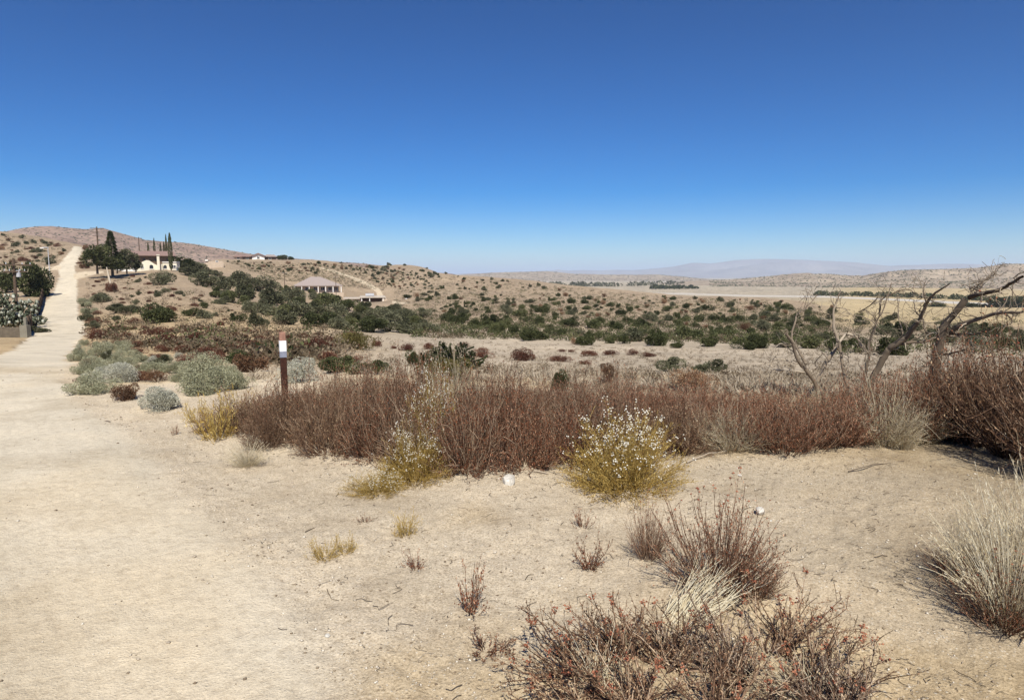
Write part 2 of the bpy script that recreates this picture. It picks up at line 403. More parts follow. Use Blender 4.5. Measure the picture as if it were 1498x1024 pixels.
ridge('distant_mountains', [(600,404),(700,400),(800,397),(850,394),(930,394),(985,390),(1010,385),(1040,386),(1075,380),(1110,378),(1150,378),(1200,381),(1250,384),(1300,389),(1350,388),(1400,386),(1460,388),(1520,391),(1700,396)], 17000, 5000, 6000, M['far'], 170, 1900, 171, 500, 90)
def ridge_pts(name, azr, dr, n):
    a = rng.uniform(*azr, n); d = rng.uniform(*dr, n); x = d*np.sin(a); y = d*np.cos(a)
    return np.stack([x, y, RIDGES[name](x, y)], -1)

# ------------------------------------------------------------------ plant materials
M['stem_brown'] = plant_mat('brown twig', [(0, (.05, .028, .019)), (.5, (.18, .105, .066)), (1, (.56, .43, .30))])
M['leaf_rust'] = plant_mat('rusty leaf', [(0, (.06, .022, .012)), (.35, (.155, .053, .027)), (.7, (.33, .118, .056)), (1, (.66, .39, .25))], .45, .15)
M['leaf_brown'] = plant_mat('brown leaf', [(0, (.06, .034, .022)), (.4, (.17, .092, .052)), (.75, (.34, .205, .12)), (1, (.64, .48, .30))], .45, .15)
M['leaf_grey'] = plant_mat('grey brown leaf', [(0, (.07, .05, .04)), (.5, (.19, .14, .105)), (1, (.46, .38, .30))], .3, .1)
M['leaf_green'] = plant_mat('dark green leaf', [(0, (.028, .034, .014)), (.5, (.078, .086, .036)), (1, (.19, .19, .085))], .45, .1)
M['leaf_olive'] = plant_mat('grey olive leaf', [(0, (.05, .052, .028)), (.5, (.125, .125, .072)), (1, (.25, .24, .15))], .4, .1)
M['leaf_sage'] = plant_mat('sage leaf', [(0, (.15, .15, .09)), (.5, (.34, .335, .215)), (1, (.56, .54, .38))], .25, .15)
M['leaf_pale'] = plant_mat('pale sage leaf', [(0, (.30, .29, .22)), (.5, (.48, .47, .38)), (1, (.66, .64, .54))], .2, .15)
M['leaf_yellow'] = plant_mat('yellow green leaf', [(0, (.20, .12, .03)), (.5, (.46, .31, .085)), (1, (.70, .56, .22))], .2, .2)
M['leaf_ochre'] = plant_mat('olive ochre leaf', [(0, (.05, .045, .015)), (.5, (.12, .10, .035)), (1, (.27, .22, .08))], .2, .15)
M['leaf_mat'] = plant_mat('red mat leaf', [(0, (.06, .026, .018)), (.5, (.13, .055, .036)), (1, (.24, .12, .075))], .4, .05)
M['scrubm'] = plant_mat('dry scrub', [(0, (.045, .034, .022)), (.5, (.125, .095, .06)), (1, (.27, .21, .145))], .1)
M['tuftm'] = plant_mat('dry tuft', [(0, (.15, .115, .08)), (.5, (.30, .245, .18)), (1, (.50, .43, .33))], .1)
M['straw'] = plant_mat('straw', [(0, (.30, .22, .12)), (.5, (.64, .54, .36)), (1, (.85, .79, .62))], .15, .25)
M['flower'] = plant_mat('white flower', [(0, (.55, .50, .36)), (1, (.86, .84, .76))], .1)
M['head_rust'] = plant_mat('rust seed head', [(0, (.20, .06, .035)), (1, (.42, .19, .11))], .2)
M['deadwood'] = plant_mat('dead wood', [(0, (.065, .048, .036)), (.5, (.21, .165, .12)), (1, (.52, .44, .34))], .1)
M['bark'] = plain('bark', (.13, .10, .075), .9, .4, 6)

# ------------------------------------------------------------------ plant generators
def stems_pts(r, n, K, L, lean, base_r, curve, jit, Lvar=.35, lobes=0):
    """n stems of K points; lean = (min,max) tilt in degrees; curve > 0 bends outwards, < 0 upwards"""
    ph = r.random(n)*2*math.pi; u = np.sqrt(r.random(n)); th = R(lean[0])+(R(lean[1])-R(lean[0]))*u
    br = base_r*np.sqrt(r.random(n))*(.3+.7*u)
    P0 = np.stack([br*np.cos(ph), br*np.sin(ph), -.02+0*ph], -1)
    l = L*(1-Lvar*r.random(n))*(1-.15*u)
    if lobes: l *= 1-.28*(.5+.5*np.sin(ph*lobes+r.random()*6))
    t = np.linspace(0, 1, K); P = np.zeros((n, K, 3)); P[:, 0] = P0
    wob = r.normal(size=(n, 3))*.0
    for k in range(1, K):
        thk = np.clip(th+curve*(t[k]-.4), -.3, 1.9)
        dirv = np.stack([np.sin(thk)*np.cos(ph), np.sin(thk)*np.sin(ph), np.cos(thk)], -1)
        wob = wob*.6+r.normal(size=(n, 3))*jit
        dirv = dirv+wob; dirv /= np.linalg.norm(dirv, axis=1, keepdims=True)
        P[:, k] = P[:, k-1]+dirv*(l/(K-1))[:, None]
    return P
def along(P, r, m, lo=.3, hi=1.0):
    """m random points per stem in [lo,hi]; returns points, directions"""
    n, K, _ = P.shape; t = (lo+(hi-lo)*r.random((n, m)))*(K-1.001); i = t.astype(int); f = (t-i)[..., None]
    a = np.take_along_axis(P, i[..., None], 1); b = np.take_along_axis(P, (i+1)[..., None], 1)
    return (a*(1-f)+b*f).reshape(-1, 3), (b-a).reshape(-1, 3)
def unit(v): return v/(np.linalg.norm(v, axis=-1, keepdims=True)+1e-9)
def twigs(P, r, m, L, lo=.35, K=3, spread=.8, up=.3):
    C, d = along(P, r, m, lo); d = unit(unit(d)+r.normal(size=d.shape)*spread*.6+np.array([0, 0, up])); n = len(C)
    l = L*(.5+.7*r.random(n)); Q = np.zeros((n, K, 3)); Q[:, 0] = C
    for k in range(1, K):
        d = unit(d+r.normal(size=d.shape)*.15); Q[:, k] = Q[:, k-1]+d*(l/(K-1))[:, None]
    return Q
def shrub_proto(seed, h=.7, n=170, lean=(4, 68), base_r=.12, curve=-.35, jit=.09, ntw=4, twl=.16, leaf=(.016, .007), nl=7, stemr=.0028, leafm='leaf_rust', stemm='stem_brown', heads=0, lobes=3, headm='head_rust', headsz=.010, Lvar=.35, tbase=.15, tip=.0, lup=.25):
    r = np.random.default_rng(seed)
    P = stems_pts(r, n, 6, h, lean, base_r, curve, jit, Lvar, lobes)
    S = Acc(); rad = stemr*np.linspace(1.4, .5, 6)[None]*(.7+.6*r.random((n, 1)))
    S.tubes(P, rad, .15+.65*r.random(n)**1.5)
    Q = twigs(P, r, ntw, twl*h/.7, .25, 3, .9)
    S.tubes(Q, np.full(Q.shape[:2], stemr*.5)*np.array([1, .8, .5]), .2+.7*r.random(len(Q))**1.3)
    L = Acc()
    C, d = along(Q, r, nl, .0, 1); nn = len(C)
    dd = unit(unit(d)+r.normal(size=C.shape)*.75+np.array([0, 0, lup]))
    hz = np.clip(C[:, 2]/h, 0, 1)
    L.leaves(C, dd, leaf[0]*(.6+.8*r.random(nn)), leaf[1]*(.7+.6*r.random(nn)), np.clip(tbase+.9*r.random(nn)**2.3+tip*hz, 0, 1), r)
    C, d = along(P, r, max(2, nl//2+1), .2, 1)
    L.leaves(C, unit(unit(d)+r.normal(size=C.shape)*.7), leaf[0], leaf[1], np.clip(tbase+.5*r.random(len(C)), 0, 1), r)
    out = [('stems', S.mesh('stems', M[stemm])), ('foliage', L.mesh('foliage', M[leafm]))]
    if heads:
        Hh = Acc(); tips = np.concatenate([P[:, -1], Q[:, -1]]); w = tips[:, 2]/h+r.random(len(tips))*.5
        if heads < len(tips): tips = tips[np.argsort(-w)[:heads]]
        if headm == 'flower': tips = np.repeat(tips[::2], 3, 0); tips = tips+r.normal(size=tips.shape)*.011; w = np.zeros(len(tips))
        m_ = len(tips); Hh.blobs(tips, np.stack([headsz*(.6+.8*r.random(m_)), headsz*(.6+.8*r.random(m_)), headsz*.7+0*w[:m_]], -1), r.random(m_), r)
        out.append(('flower_heads', Hh.mesh('flower_heads', M[headm])))
    return out
def grass_proto(seed, h=.6, n=420, lean=(2, 60), base_r=.14, curve=.7, jit=.085, rad=.0016, m='straw', lobes=0, tl=.27, K=7, seeds=True):
    r = np.random.default_rng(seed); S = Acc()
    P = stems_pts(r, n, K, h, lean, base_r, curve, jit, .5, lobes)
    S.tubes(P, rad*np.linspace(1.3, .45, K)[None]*(.6+.8*r.random((n, 1))), np.clip(tl+.7*r.random(n), 0, 1))
    if seeds:
        C, d = along(P, r, 5, .7, 1); S.leaves(C, unit(unit(d)+r.normal(size=C.shape)*.35), .022, .004, .4+.6*r.random(len(C)), r)
    return [('blades', S.mesh('blades', M[m]))]
def bush_mesh(seed, leafm, n=2600, leaf=.075, flat=.62, lumps=9, stem=True, name='bush'):
    """far bush of unit width 1 (radius .5) and height about flat, leaves clumped in lumps"""
    r = np.random.default_rng(seed); A_ = Acc()
    lc = r.normal(size=(lumps, 3)); lc = unit(lc)*(.12+.32*r.random((lumps, 1))); lc[:, 2] = np.abs(lc[:, 2])*flat*1.5+.16*flat
    lr = .09+.15*r.random(lumps)
    k = r.integers(0, lumps, n); v = unit(r.normal(size=(n, 3)))
    rad = lr[k]*(.55+.5*r.random(n)**.5)
    C = lc[k]+v*rad[:, None]*np.array([1, 1, .85]); C[:, 2] = np.maximum(C[:, 2], .015*r.random(n)+.01)
    A_.leaves(C, unit(v+r.normal(size=v.shape)*.7+np.array([0, 0, .4])), leaf*(.5+.8*r.random(n)), leaf*.55*(.6+.8*r.random(n)), np.clip(.12+.6*r.random(n)+(r.random(lumps)[k]-.5)*.35, 0, 1), r)
    if stem:
        P = np.zeros((lumps, 4, 3)); P[:, 0] = r.normal(size=(lumps, 3))*.03*np.array([1, 1, 0]); P[:, 3] = lc
        P[:, 1] = P[:, 0]*.7+lc*.25; P[:, 2] = P[:, 0]*.3+lc*.6+r.normal(size=(lumps, 3))*.02
        A_.tubes(P, np.full((lumps, 4), .012)*np.array([1.4, 1, .8, .5]), .02)
    return A_.mesh(name, M[leafm])

# ------------------------------------------------------------------ labels by landmark
LAND = [(92,440,'the dirt road'),(160,395,'the tall conifer'),(228,395,'the cream house'),(338,440,'the bright slope bush'),
 (236,470,'the big bright green bush'),(375,380,'the white ridge house'),(420,380,'the ridge top trees'),(465,420,'the purple hip roofed house'),
 (532,440,'the flat roofed ranch house'),(595,440,'the white tank'),(515,408,'the hillside track'),(410,530,'the marker post'),(519,505,'the round yellow green bush'),
 (655,515,'the spiny cactus tree'),(600,395,'the middle hill crest'),(700,410,'the middle ridge end'),(777,490,'the widest slope foot bush'),(854,500,'the lone slope foot bush'),
 (927,492,'the wide grey bush'),(1012,540,'the paired dark bushes'),(1000,433,'the valley rim'),(1130,438,'the right end of the rim'),(960,500,'the big green clump'),
 (1190,520,'the left dead tree'),(1275,520,'the middle dead tree'),(1370,500,'the leaning dead tree'),(1370,452,'the valley ranch'),(45,420,'the dark fence side bush'),
 (20,440,'the utility pole'),(20,350,'the left skyline'),(72,385,'the thin pale pole'),(130,545,'the road edge'),(290,535,'the largest sagebrush'),(440,530,'the white sagebrush'),
 (620,640,'the trailing flowering bush'),(912,650,'the round flowering bush'),(1450,560,'the tall right hand brush'),(745,708,'the white rag rock')]
ORD = ['nearest', 'second nearest', 'third nearest', 'fourth nearest', 'fifth nearest', 'sixth nearest', 'seventh nearest', 'eighth nearest', 'ninth nearest', 'tenth nearest', 'eleventh nearest', 'twelfth nearest']
LABQ = []
def lab(o, px, py, desc, cat, group): o['category'] = cat; o['group'] = group; LABQ.append((o, px, py, desc))
def finish_labels():
    buck = {}
    for o, px, py, desc in LABQ:
        k = min(range(len(LAND)), key=lambda i: (LAND[i][0]-px)**2+((LAND[i][1]-py)*2)**2)
        lx, ly, nm = LAND[k]; dx, dy = px-lx, (py-ly)*2
        rel = ('right of' if dx > 0 else 'left of') if abs(dx) > abs(dy) else ('below' if dy > 0 else 'above')
        buck.setdefault((desc, k, rel), []).append((math.hypot(dx, dy), o, nm, rel))
    for (desc, k, rel), L in buck.items():
        L.sort(key=lambda t: t[0])
        for i, (_, o, nm, rl) in enumerate(L):
            o['label'] = f"{desc} {rl} {nm}" if len(L) == 1 else f"{desc}, {ORD[min(i, 11)]} {rl} {nm}"

# ------------------------------------------------------------------ far and middle bushes
BM = {'green': [bush_mesh(100+i, 'leaf_green', 4200, .055, name='green_bush') for i in range(6)],
      'olive': [bush_mesh(120+i, 'leaf_olive', 4000, .05, name='grey_bush') for i in range(5)],
      'red': [bush_mesh(140+i, 'leaf_mat', 4200, .034, .36, 13, False, name='red_mat') for i in range(6)],
      'sage': [bush_mesh(160+i, 'leaf_sage', 11000, .026, .55, 20, False, name='sagebrush') for i in range(5)],
      'brownb': [bush_mesh(180+i, 'leaf_brown', 4500, .03, .5, 9, True, name='brown_bush') for i in range(3)],
      'yellow': [bush_mesh(190, 'leaf_ochre', 6000, .03, .6, 12, True, name='yellow_bush')],
      'pale': [bush_mesh(195+i, 'leaf_pale', 12000, .024, .55, 14, False, name='pale_sagebrush') for i in range(2)]}
INFO = {'green': ('green_bush', 'dark green bush', 'bush', 'green bushes scattered over the hillside'),
        'olive': ('grey_bush', 'grey olive bush', 'bush', 'grey olive bushes on the slopes'),
        'red': ('low_shrub', 'low red brown shrub', 'shrub', 'low red brown shrubs spreading on the sand'),
        'sage': ('sagebrush', 'grey green sagebrush', 'sagebrush', 'grey green sagebrush beside the road'),
        'brownb': ('brown_bush', 'dry brown bush', 'bush', 'dry brown bushes'),
        'yellow': ('yellow_bush', 'yellow green bush', 'bush', 'yellow green bushes'),
        'pale': ('pale_sagebrush', 'whitish silvery sagebrush', 'sagebrush', 'silvery sagebrush')}
OCC = []
def far_bush(kind, px, py, w=None, h=None, wm=None, hm=None, desc=None, label=None, H4=None):
    """w,h in photo pixels, or wm,hm in metres"""
    x, y, z, d = hit(px, py) if H4 is None else [float(v) for v in H4]
    if w: wm = w*d/F
    if h: hm = h*d/F
    if not hm: hm = wm*rng.uniform(.5, .75)*({'red': .6}.get(kind, 1))
    me = BM[kind][rng.integers(len(BM[kind]))]
    nm, ds, cat, grp = INFO[kind]
    zext = max(v.co.z for v in me.vertices) if me.name not in ZX else ZX[me.name]; ZX[me.name] = zext
    o = OBJ(nm, me, None, (x, y, z-.02*hm), rng.random()*6.28, (wm*1.12, wm*1.12*rng.uniform(.85, 1.1), hm/zext))
    sz = 'large ' if wm > 3.2 else ('small ' if wm < 1.3 else '')
    if kind in ('red',): sz = 'wide ' if wm > 1.9 else ('tiny ' if wm < .9 else '')
    if label: o['label'] = label; o['category'] = cat; o['group'] = grp
    else: lab(o, px, py, sz+(desc or ds), cat, grp)
    OCC.append((px, py, (w or wm*F/d)))
    return o
ZX = {}
HAND = [
 ('green',236,472,50,29,'big bright green bush among red brown shrubs on the left slope'),('green',277,462,26,12,None),('olive',297,466,25,13,None),('green',336,443,25,18,'bright green bush below the dark thicket on the left slope'),
 ('olive',235,417,31,20,'leafless grey shrub standing below the cream house'),('red',164,427,22,14,None),('olive',149,442,32,13,None),('olive',170,458,34,13,None),('olive',192,458,26,12,None),
 ('green',298,451,13,9,None),('olive',262,431,10,6,None),('olive',231,434,15,9,None),('olive',204,432,9,6,None),
 ('yellow',519,512,48,28,'round yellow green bush alone on the red shrub flat'),
 ('olive',373,477,32,20,None),('olive',420,475,50,24,None),('green',348,470,20,12,None),('green',465,478,46,22,None),('olive',500,482,40,20,None),('green',545,486,48,22,None),('olive',590,487,52,24,None),('olive',560,470,44,22,None),('olive',625,486,40,20,None),
 ('olive',490,466,48,24,None),('olive',440,462,50,24,None),('green',405,462,36,18,None),('olive',395,447,50,26,None),('olive',360,438,44,22,None),('olive',330,424,40,20,None),('olive',300,420,40,22,None),('olive',280,405,34,20,None),('olive',345,418,44,22,None),('olive',375,425,44,22,None),('olive',420,440,40,22,None),('green',480,448,42,20,None),('green',510,455,36,18,None),('olive',325,445,24,12,None),
 ('green',669,474,25,18,None),('green',652,470,20,14,None),('green',694,479,22,14,None),('green',730,490,28,20,None),('green',718,474,24,16,None),('green',777,498,44,24,'widest dark green bush at the foot of the centre slope'),('green',752,490,24,16,None),('green',760,463,26,14,None),('green',784,474,30,16,None),
 ('green',854,505,32,20,'dark green bush alone at the slope foot left of centre right'),('brownb',840,504,16,12,None),('green',892,502,20,14,None),('green',911,503,19,14,None),('olive',927,499,50,20,'wide grey bush in the thicket at the slope foot'),('green',962,506,38,28,'tall dark green clump in the middle of the slope foot thicket'),
 ('green',989,509,24,11,None),('green',1012,497,44,22,None),('green',1036,507,30,20,None),('green',1090,511,34,14,None),('green',1058,492,30,14,None),('green',816,490,30,14,None),('green',832,478,30,14,None),('green',868,480,34,16,None),('green',900,480,26,12,None),('green',935,478,28,12,None),
 ('green',1112,509,36,20,None),('green',1150,508,34,18,None),('green',1185,510,38,20,None),('green',1225,512,36,20,None),('green',1262,515,34,20,None),('green',1300,520,44,26,None),('olive',1290,490,28,14,None),('green',1310,488,30,18,None),('green',1205,478,18,14,None),('green',1160,478,20,10,None),
 ('olive',984,544,42,24,'dark grey green bush, left of the pair alone on the plain'),('olive',1038,546,48,22,'dark grey green bush, right of the pair alone on the plain'),('brownb',1012,575,62,40,'olive brown bush between the pair of dark bushes and the brush'),
 ('brownb',893,560,34,36,None),('green',820,570,34,32,None),
 ('pale',437,560,62,38,'white silvery sagebrush right behind the marker post'),('pale',245,597,70,34,'whitish feathery sagebrush drooping at the road shoulder'),('sage',300,574,74,38,'large grey green sagebrush left of the marker post'),('sage',345,568,50,27,None),('sage',137,576,58,32,None),
 ('sage',155,548,38,20,None),('sage',128,548,34,24,None),('sage',120,528,28,22,None),('sage',146,520,36,20,None),('sage',186,538,32,15,None),('sage',176,512,28,14,None),('sage',222,545,36,17,None),('sage',262,545,38,18,None),('sage',205,530,36,14,None),
 ('brownb',183,586,44,24,'brown red bush between two sagebrushes at the shoulder'),('brownb',368,545,70,30,None),('green',350,532,40,20,None),('green',488,545,56,26,None),('green',535,548,50,22,None),('olive',560,545,36,20,None),
 ('red',270,532,42,12,None),('red',230,527,34,11,None),('green',604,535,26,24,None),('yellow',650,560,64,40,'yellow tinged bush in front of the spiny cactus tree'),
 ('green',45,434,50,44,None),('green',10,428,40,26,None),('olive',56,476,20,12,None),('olive',57,487,22,9,None)]
for k, px, py, w, h, l in HAND: far_bush(k, px, py, w, h, label=l)
def inpoly(x, y, P):
    r_ = False; j = len(P)-1
    for i in range(len(P)):
        if (P[i][1] > y) != (P[j][1] > y) and x < (P[j][0]-P[i][0])*(y-P[i][1])/(P[j][1]-P[i][1])+P[i][0]: r_ = not r_
        j = i
    return r_
def zone(P, n, kinds, wm, sep=.6, hm=None, gap=None):
    xs = [p[0] for p in P]; ys = [p[1] for p in P]; c_ = 0
    cand = [(rng.uniform(min(xs), max(xs)), rng.uniform(min(ys), max(ys))) for _ in range(n*14)]
    cand = np.array([c for c in cand if inpoly(*c, P) and not (gap and gap(*c))])
    L, Rr = np.interp(cand[:, 1], roadpy, roadL), np.interp(cand[:, 1], roadpy, roadR)
    ok = ~((cand[:, 0] > L-4) & (cand[:, 0] < Rr+3))
    for t in TRACKS.values(): ok &= poly_dist(cand[:, 0], cand[:, 1], t[0]) > 3
    cand = cand[ok]; HH = hits(cand[:, 0], cand[:, 1])
    for (px, py), Hq in zip(cand, HH):
        if c_ >= n: break
        d = Hq[3]; s = rng.uniform(0, 1)**1.6*(wm[1]-wm[0])+wm[0]; w = s*F/d
        if any(abs(px-a) < (w+b)*.5*sep and abs(py-q) < (w+b)*.22*sep for a, q, b in OCC): continue
        far_bush(kinds[rng.integers(len(kinds))], float(px), float(py), wm=s, H4=Hq); c_ += 1
blk = lambda px, py: (188 < px < 262 and 385 < py < 400) or (428 < px < 505 and 405 < py < 428) or (495 < px < 605 and 430 < py < 450)
zone([(560,396),(700,407),(850,423),(1000,436),(1130,440),(1230,452),(1240,470),(1100,490),(900,470),(700,470),(600,450),(555,432)], 265, ['green','green','olive','green','olive','brownb'], (1.0, 2.9), .66, gap=blk)
zone([(262,400),(330,402),(450,428),(560,450),(640,470),(600,488),(500,488),(400,470),(320,440)], 60, ['olive','olive','green'], (2, 3.8), .45, gap=blk)
zone([(600,455),(1100,475),(1230,492),(1190,508),(900,503),(700,484)], 34, ['green','green','olive'], (1.1, 2.3), .55)
zone([(160,478),(300,480),(480,490),(560,500),(540,528),(430,540),(200,520),(118,492)], 95, ['red'], (.7, 2.1), .72)
zone([(128,400),(190,402),(320,432),(400,478),(300,478),(130,475)], 62, ['red','red','olive','red'], (.5, 1.9), .8, gap=blk)
zone([(330,383),(470,386),(600,394),(640,420),(560,425),(500,400),(430,402),(400,402)], 125, ['green','olive','brownb','red'], (1.2, 3.2), .8, gap=blk)
zone([(0,344),(60,352),(100,360),(84,384),(70,398),(0,400)], 46, ['red','olive','brownb'], (1.0, 3.6), .8)
zone([(470,383),(600,389),(660,399),(640,408),(560,404),(480,396)], 34, ['green','olive'], (1.8, 4.2), .6)
zone([(560,505),(760,512),(960,520),(850,535),(600,528)], 22, ['red'], (.5, 1.5), .9)
zone([(1240,462),(1498,482),(1498,512),(1240,505)], 26, ['green','olive','olive'], (1.5, 3.2), .7)
zone([(118,440),(135,440),(150,500),(122,500)], 16, ['sage','olive'], (.7, 1.5), .7)
zone([(110,500),(180,505),(350,545),(340,565),(200,560),(110,560)], 34, ['sage','pale','olive','sage','brownb','red'], (.35, .9), .5)
zone([(104,362),(128,362),(128,395),(118,395)], 9, ['red','brownb'], (1.5, 3), .5)

# scrub too small and too many to count
def scrub(name, label, polys, n, wm, leafm):
    A_ = Acc(); P = []
    for (Pg, cnt) in polys:
        c_ = 0; xs = [p[0] for p in Pg]; ys = [p[1] for p in Pg]
        while c_ < cnt:
            px = rng.uniform(min(xs), max(xs)); py = rng.uniform(min(ys), max(ys))
            if not inpoly(px, py, Pg): continue
            c_ += 1
            L, Rr = np.interp(py, roadpy, roadL), np.interp(py, roadpy, roadR)
            if L < px < Rr: continue
            P.append((px, py))
    P = np.array(P); P = hits(P[:, 0], P[:, 1])[:, :3]
    P = np.array(P); n = len(P); s = rng.uniform(wm[0], wm[1], n)
    blade = leafm == 'tuftm'; m = 12 if blade else 46; C = np.repeat(P, m, 0); ss = np.repeat(s, m)
    v = unit(rng.normal(size=(n*m, 3))); v[:, 2] = np.abs(v[:, 2])
    C = C+v*ss[:, None]*np.array([.5, .5, .42])*(rng.random((n*m, 1))**.4)
    if blade: C = np.repeat(P, m, 0)+v*ss[:, None]*.12*np.array([1, 1, 0])
    A_.leaves(C, unit(v*np.array([1, 1, .6])+rng.normal(size=v.shape)*.4+np.array([0, 0, .5*blade])), ss*(.55 if blade else .14), ss*(.06 if blade else .08), np.clip(np.repeat(rng.random(n), m)*.5+.5*rng.random(n*m), 0, 1))
    tag(OBJ(name, A_.mesh(name, M[leafm])), label, 'scrub', kind='stuff')
ZA = [(560,396),(700,407),(850,423),(1000,436),(1130,440),(1240,470),(1180,505),(600,495)]; ZB = [(125,400),(330,432),(480,470),(560,500),(440,540),(120,500)]
ZC = [(330,383),(470,386),(600,396),(560,425),(400,410)]; ZD = [(1180,440),(1498,455),(1498,520),(1180,520)]; ZE = [(0,344),(60,352),(100,360),(84,384),(70,398),(0,400)]
scrub('small_scrub', 'tiny dry grey scrub dotted all over the slopes and flats', [(ZA, 2800), (ZB, 900), (ZC, 1300), (ZD, 400), (ZE, 250)], 0, (.35, 1.25), 'scrubm')
scrub('flat_scrub', 'tiny dark twiggy scrub dotting the pale flat', [([(470,492),(640,498),(1100,512),(1498,520),(1498,560),(1100,560),(640,548),(470,540)], 520)], 0, (.12, .42), 'scrubm')
scrub('green_scrub', 'tiny dark green scrub between the bushes on the slopes', [(ZA, 3000), (ZB, 90), (ZC, 1250), (ZD, 260), (ZE, 160)], 0, (.35, 1.7), 'leaf_green')
PLAIN = [(470,492),(640,498),(1100,512),(1498,522),(1498,580),(1100,582),(640,556),(470,545)]
scrub('dry_tufts', 'small dry grass tufts covering the pale flat beyond the brush', [(PLAIN, 3000), ([(120,480),(470,500),(470,560),(130,560)], 380)], 0, (.10, .34), 'tuftm')
# scrub on the far hills
A_ = Acc()
for nm, azr, dr, n, sz in (('mountain', (-.75, -.05), (800, 1500), 5200, 5), ('valley_hills', (.28, .75), (1500, 2350), 6500, 6), ('brown_hills', (-.05, .4), (3500, 4250), 1800, 10)):
    P = ridge_pts(nm, azr, dr, n); s = rng.uniform(.35, 1, (n, 1))*sz*.5
    A_.blobs(P, np.concatenate([s, s, s*.6], 1), rng.random(n)*.6)
tag(OBJ('hill_scrub', A_.mesh('hill_scrub', M['leaf_olive'])), 'dark specks of scrub covering the far hills and mountain', 'scrub', kind='stuff')

# valley trees: rows far below
def row_of(name, label, pts, m, wm, n):
    A_ = Acc(); P = []
    for _ in range(n):
        t = rng.random()*(len(pts)-1); i = int(t); f = t-i
        px = pts[i][0]*(1-f)+pts[i+1][0]*f; py = pts[i][1]*(1-f)+pts[i+1][1]*f+rng.normal()*.35
        e = float(azel(px, py)[1]); d = (VAL-EYE)/e; a = float(azel(px, HOR)[0]); P.append((d*math.sin(a), d*math.cos(a), float(hgt(d*math.sin(a), d*math.cos(a)))))
    P = np.array(P); k = 40; s = rng.uniform(wm[0], wm[1], n); C = np.repeat(P, k, 0); ss = np.repeat(s, k)
    v = unit(rng.normal(size=(n*k, 3))); v[:, 2] = np.abs(v[:, 2]); C = C+v*ss[:, None]*np.array([.55, .55, .6])
    A_.leaves(C, v, ss*.35, ss*.25, rng.random(n*k)*.7)
    tag(OBJ(name, A_.mesh(name, M[m])), label, 'trees', kind='stuff')
row_of('valley_trees', 'dark rows of trees and brush along the far valley roads', [(955,422.5),(1022,422.5)], 'leaf_green', (5, 9), 60)
row_of('roadside_trees', 'dark tree belt behind the white valley road at right', [(1195,432),(1300,434),(1400,437.5),(1520,442)], 'leaf_green', (3, 7), 150)
row_of('valley_brush', 'speckled brush on the valley floor left of the road', [(690,417),(800,419),(900,419),(1000,416)], 'leaf_olive', (6, 14), 110)

#@@PART2
# ------------------------------------------------------------------ near shrubs: thing > stems, foliage, flower_heads
PR = {
 'brown': [shrub_proto(200+i, n=125, lean=(3, 84), curve=-.5, jit=.15, ntw=8, twl=.19, nl=8, leaf=(.014, .006), leafm='leaf_brown', heads=60, headsz=.007, lobes=2+i%3, Lvar=.5) for i in range(4)],
 'rust':  [shrub_proto(210+i, h=.7, n=150, lean=(0, 62), curve=-.3, jit=.11, nl=8, ntw=7, twl=.15, leaf=(.014, .006), leafm='leaf_rust', heads=50, headsz=.007, tip=.2, base_r=.2, Lvar=.5) for i in range(4)],
 'dark':  [shrub_proto(220+i, h=.62, n=130, lean=(5, 86), jit=.16, ntw=8, twl=.18, nl=9, leaf=(.013, .006), leafm='leaf_rust', tbase=.05, heads=0, Lvar=.5) for i in range(2)],
 'grey':  [shrub_proto(230+i, h=.7, n=150, lean=(0, 65), curve=.15, jit=.1, nl=4, ntw=5, twl=.2, Lvar=.5, leafm='leaf_grey', stemm='straw', heads=0) for i in range(2)],
 'wood':  [shrub_proto(240+i, h=.9, n=150, lean=(5, 60), curve=.2, nl=9, ntw=5, twl=.22, stemr=.004, leaf=(.02, .009), leafm='leaf_brown', stemm='stem_brown', heads=60, headsz=.01) for i in range(2)],
 'olive': [shrub_proto(250+i, h=.7, n=150, lean=(5, 60), curve=.1, nl=9, ntw=5, twl=.2, leafm='leaf_olive', tbase=.1) for i in range(2)],
 'flower': [shrub_proto(260+i, h=.62, n=380, lean=(0, 88), curve=.12, jit=.075, Lvar=.2, nl=8, ntw=6, twl=.14, leaf=(.017, .004), stemr=.0020, stemm='leaf_yellow', leafm='leaf_yellow', tbase=.1, heads=520, headm='flower', headsz=.0085, base_r=.2) for i in range(2)],
 'sprout': [shrub_proto(270+i, h=.28, n=16+8*i, lean=(8, 62), base_r=.03, curve=-.2, jit=.1, nl=6, ntw=3, twl=.16, leaf=(.014, .006), leafm='leaf_rust', stemr=.0022, tbase=.2, Lvar=.6) for i in range(3)],
 'ytuft': [shrub_proto(280+i, h=.26, n=48, lean=(5, 70), base_r=.05, curve=-.45, nl=5, ntw=3, twl=.2, leaf=(.022, .004), stemr=.0018, leafm='leaf_yellow', stemm='leaf_yellow', tbase=.3) for i in range(2)],
 'clump': [shrub_proto(290+i, h=.5, n=150, lean=(2, 60), base_r=.11, curve=-.2, jit=.08, nl=5, ntw=4, twl=.15, leaf=(.011, .0045), leafm='leaf_rust', heads=30, headsz=.008, stemr=.0022, tbase=.1) for i in range(2)],
 'straw': [grass_proto(300+i, curve=.5) for i in range(2)],
}
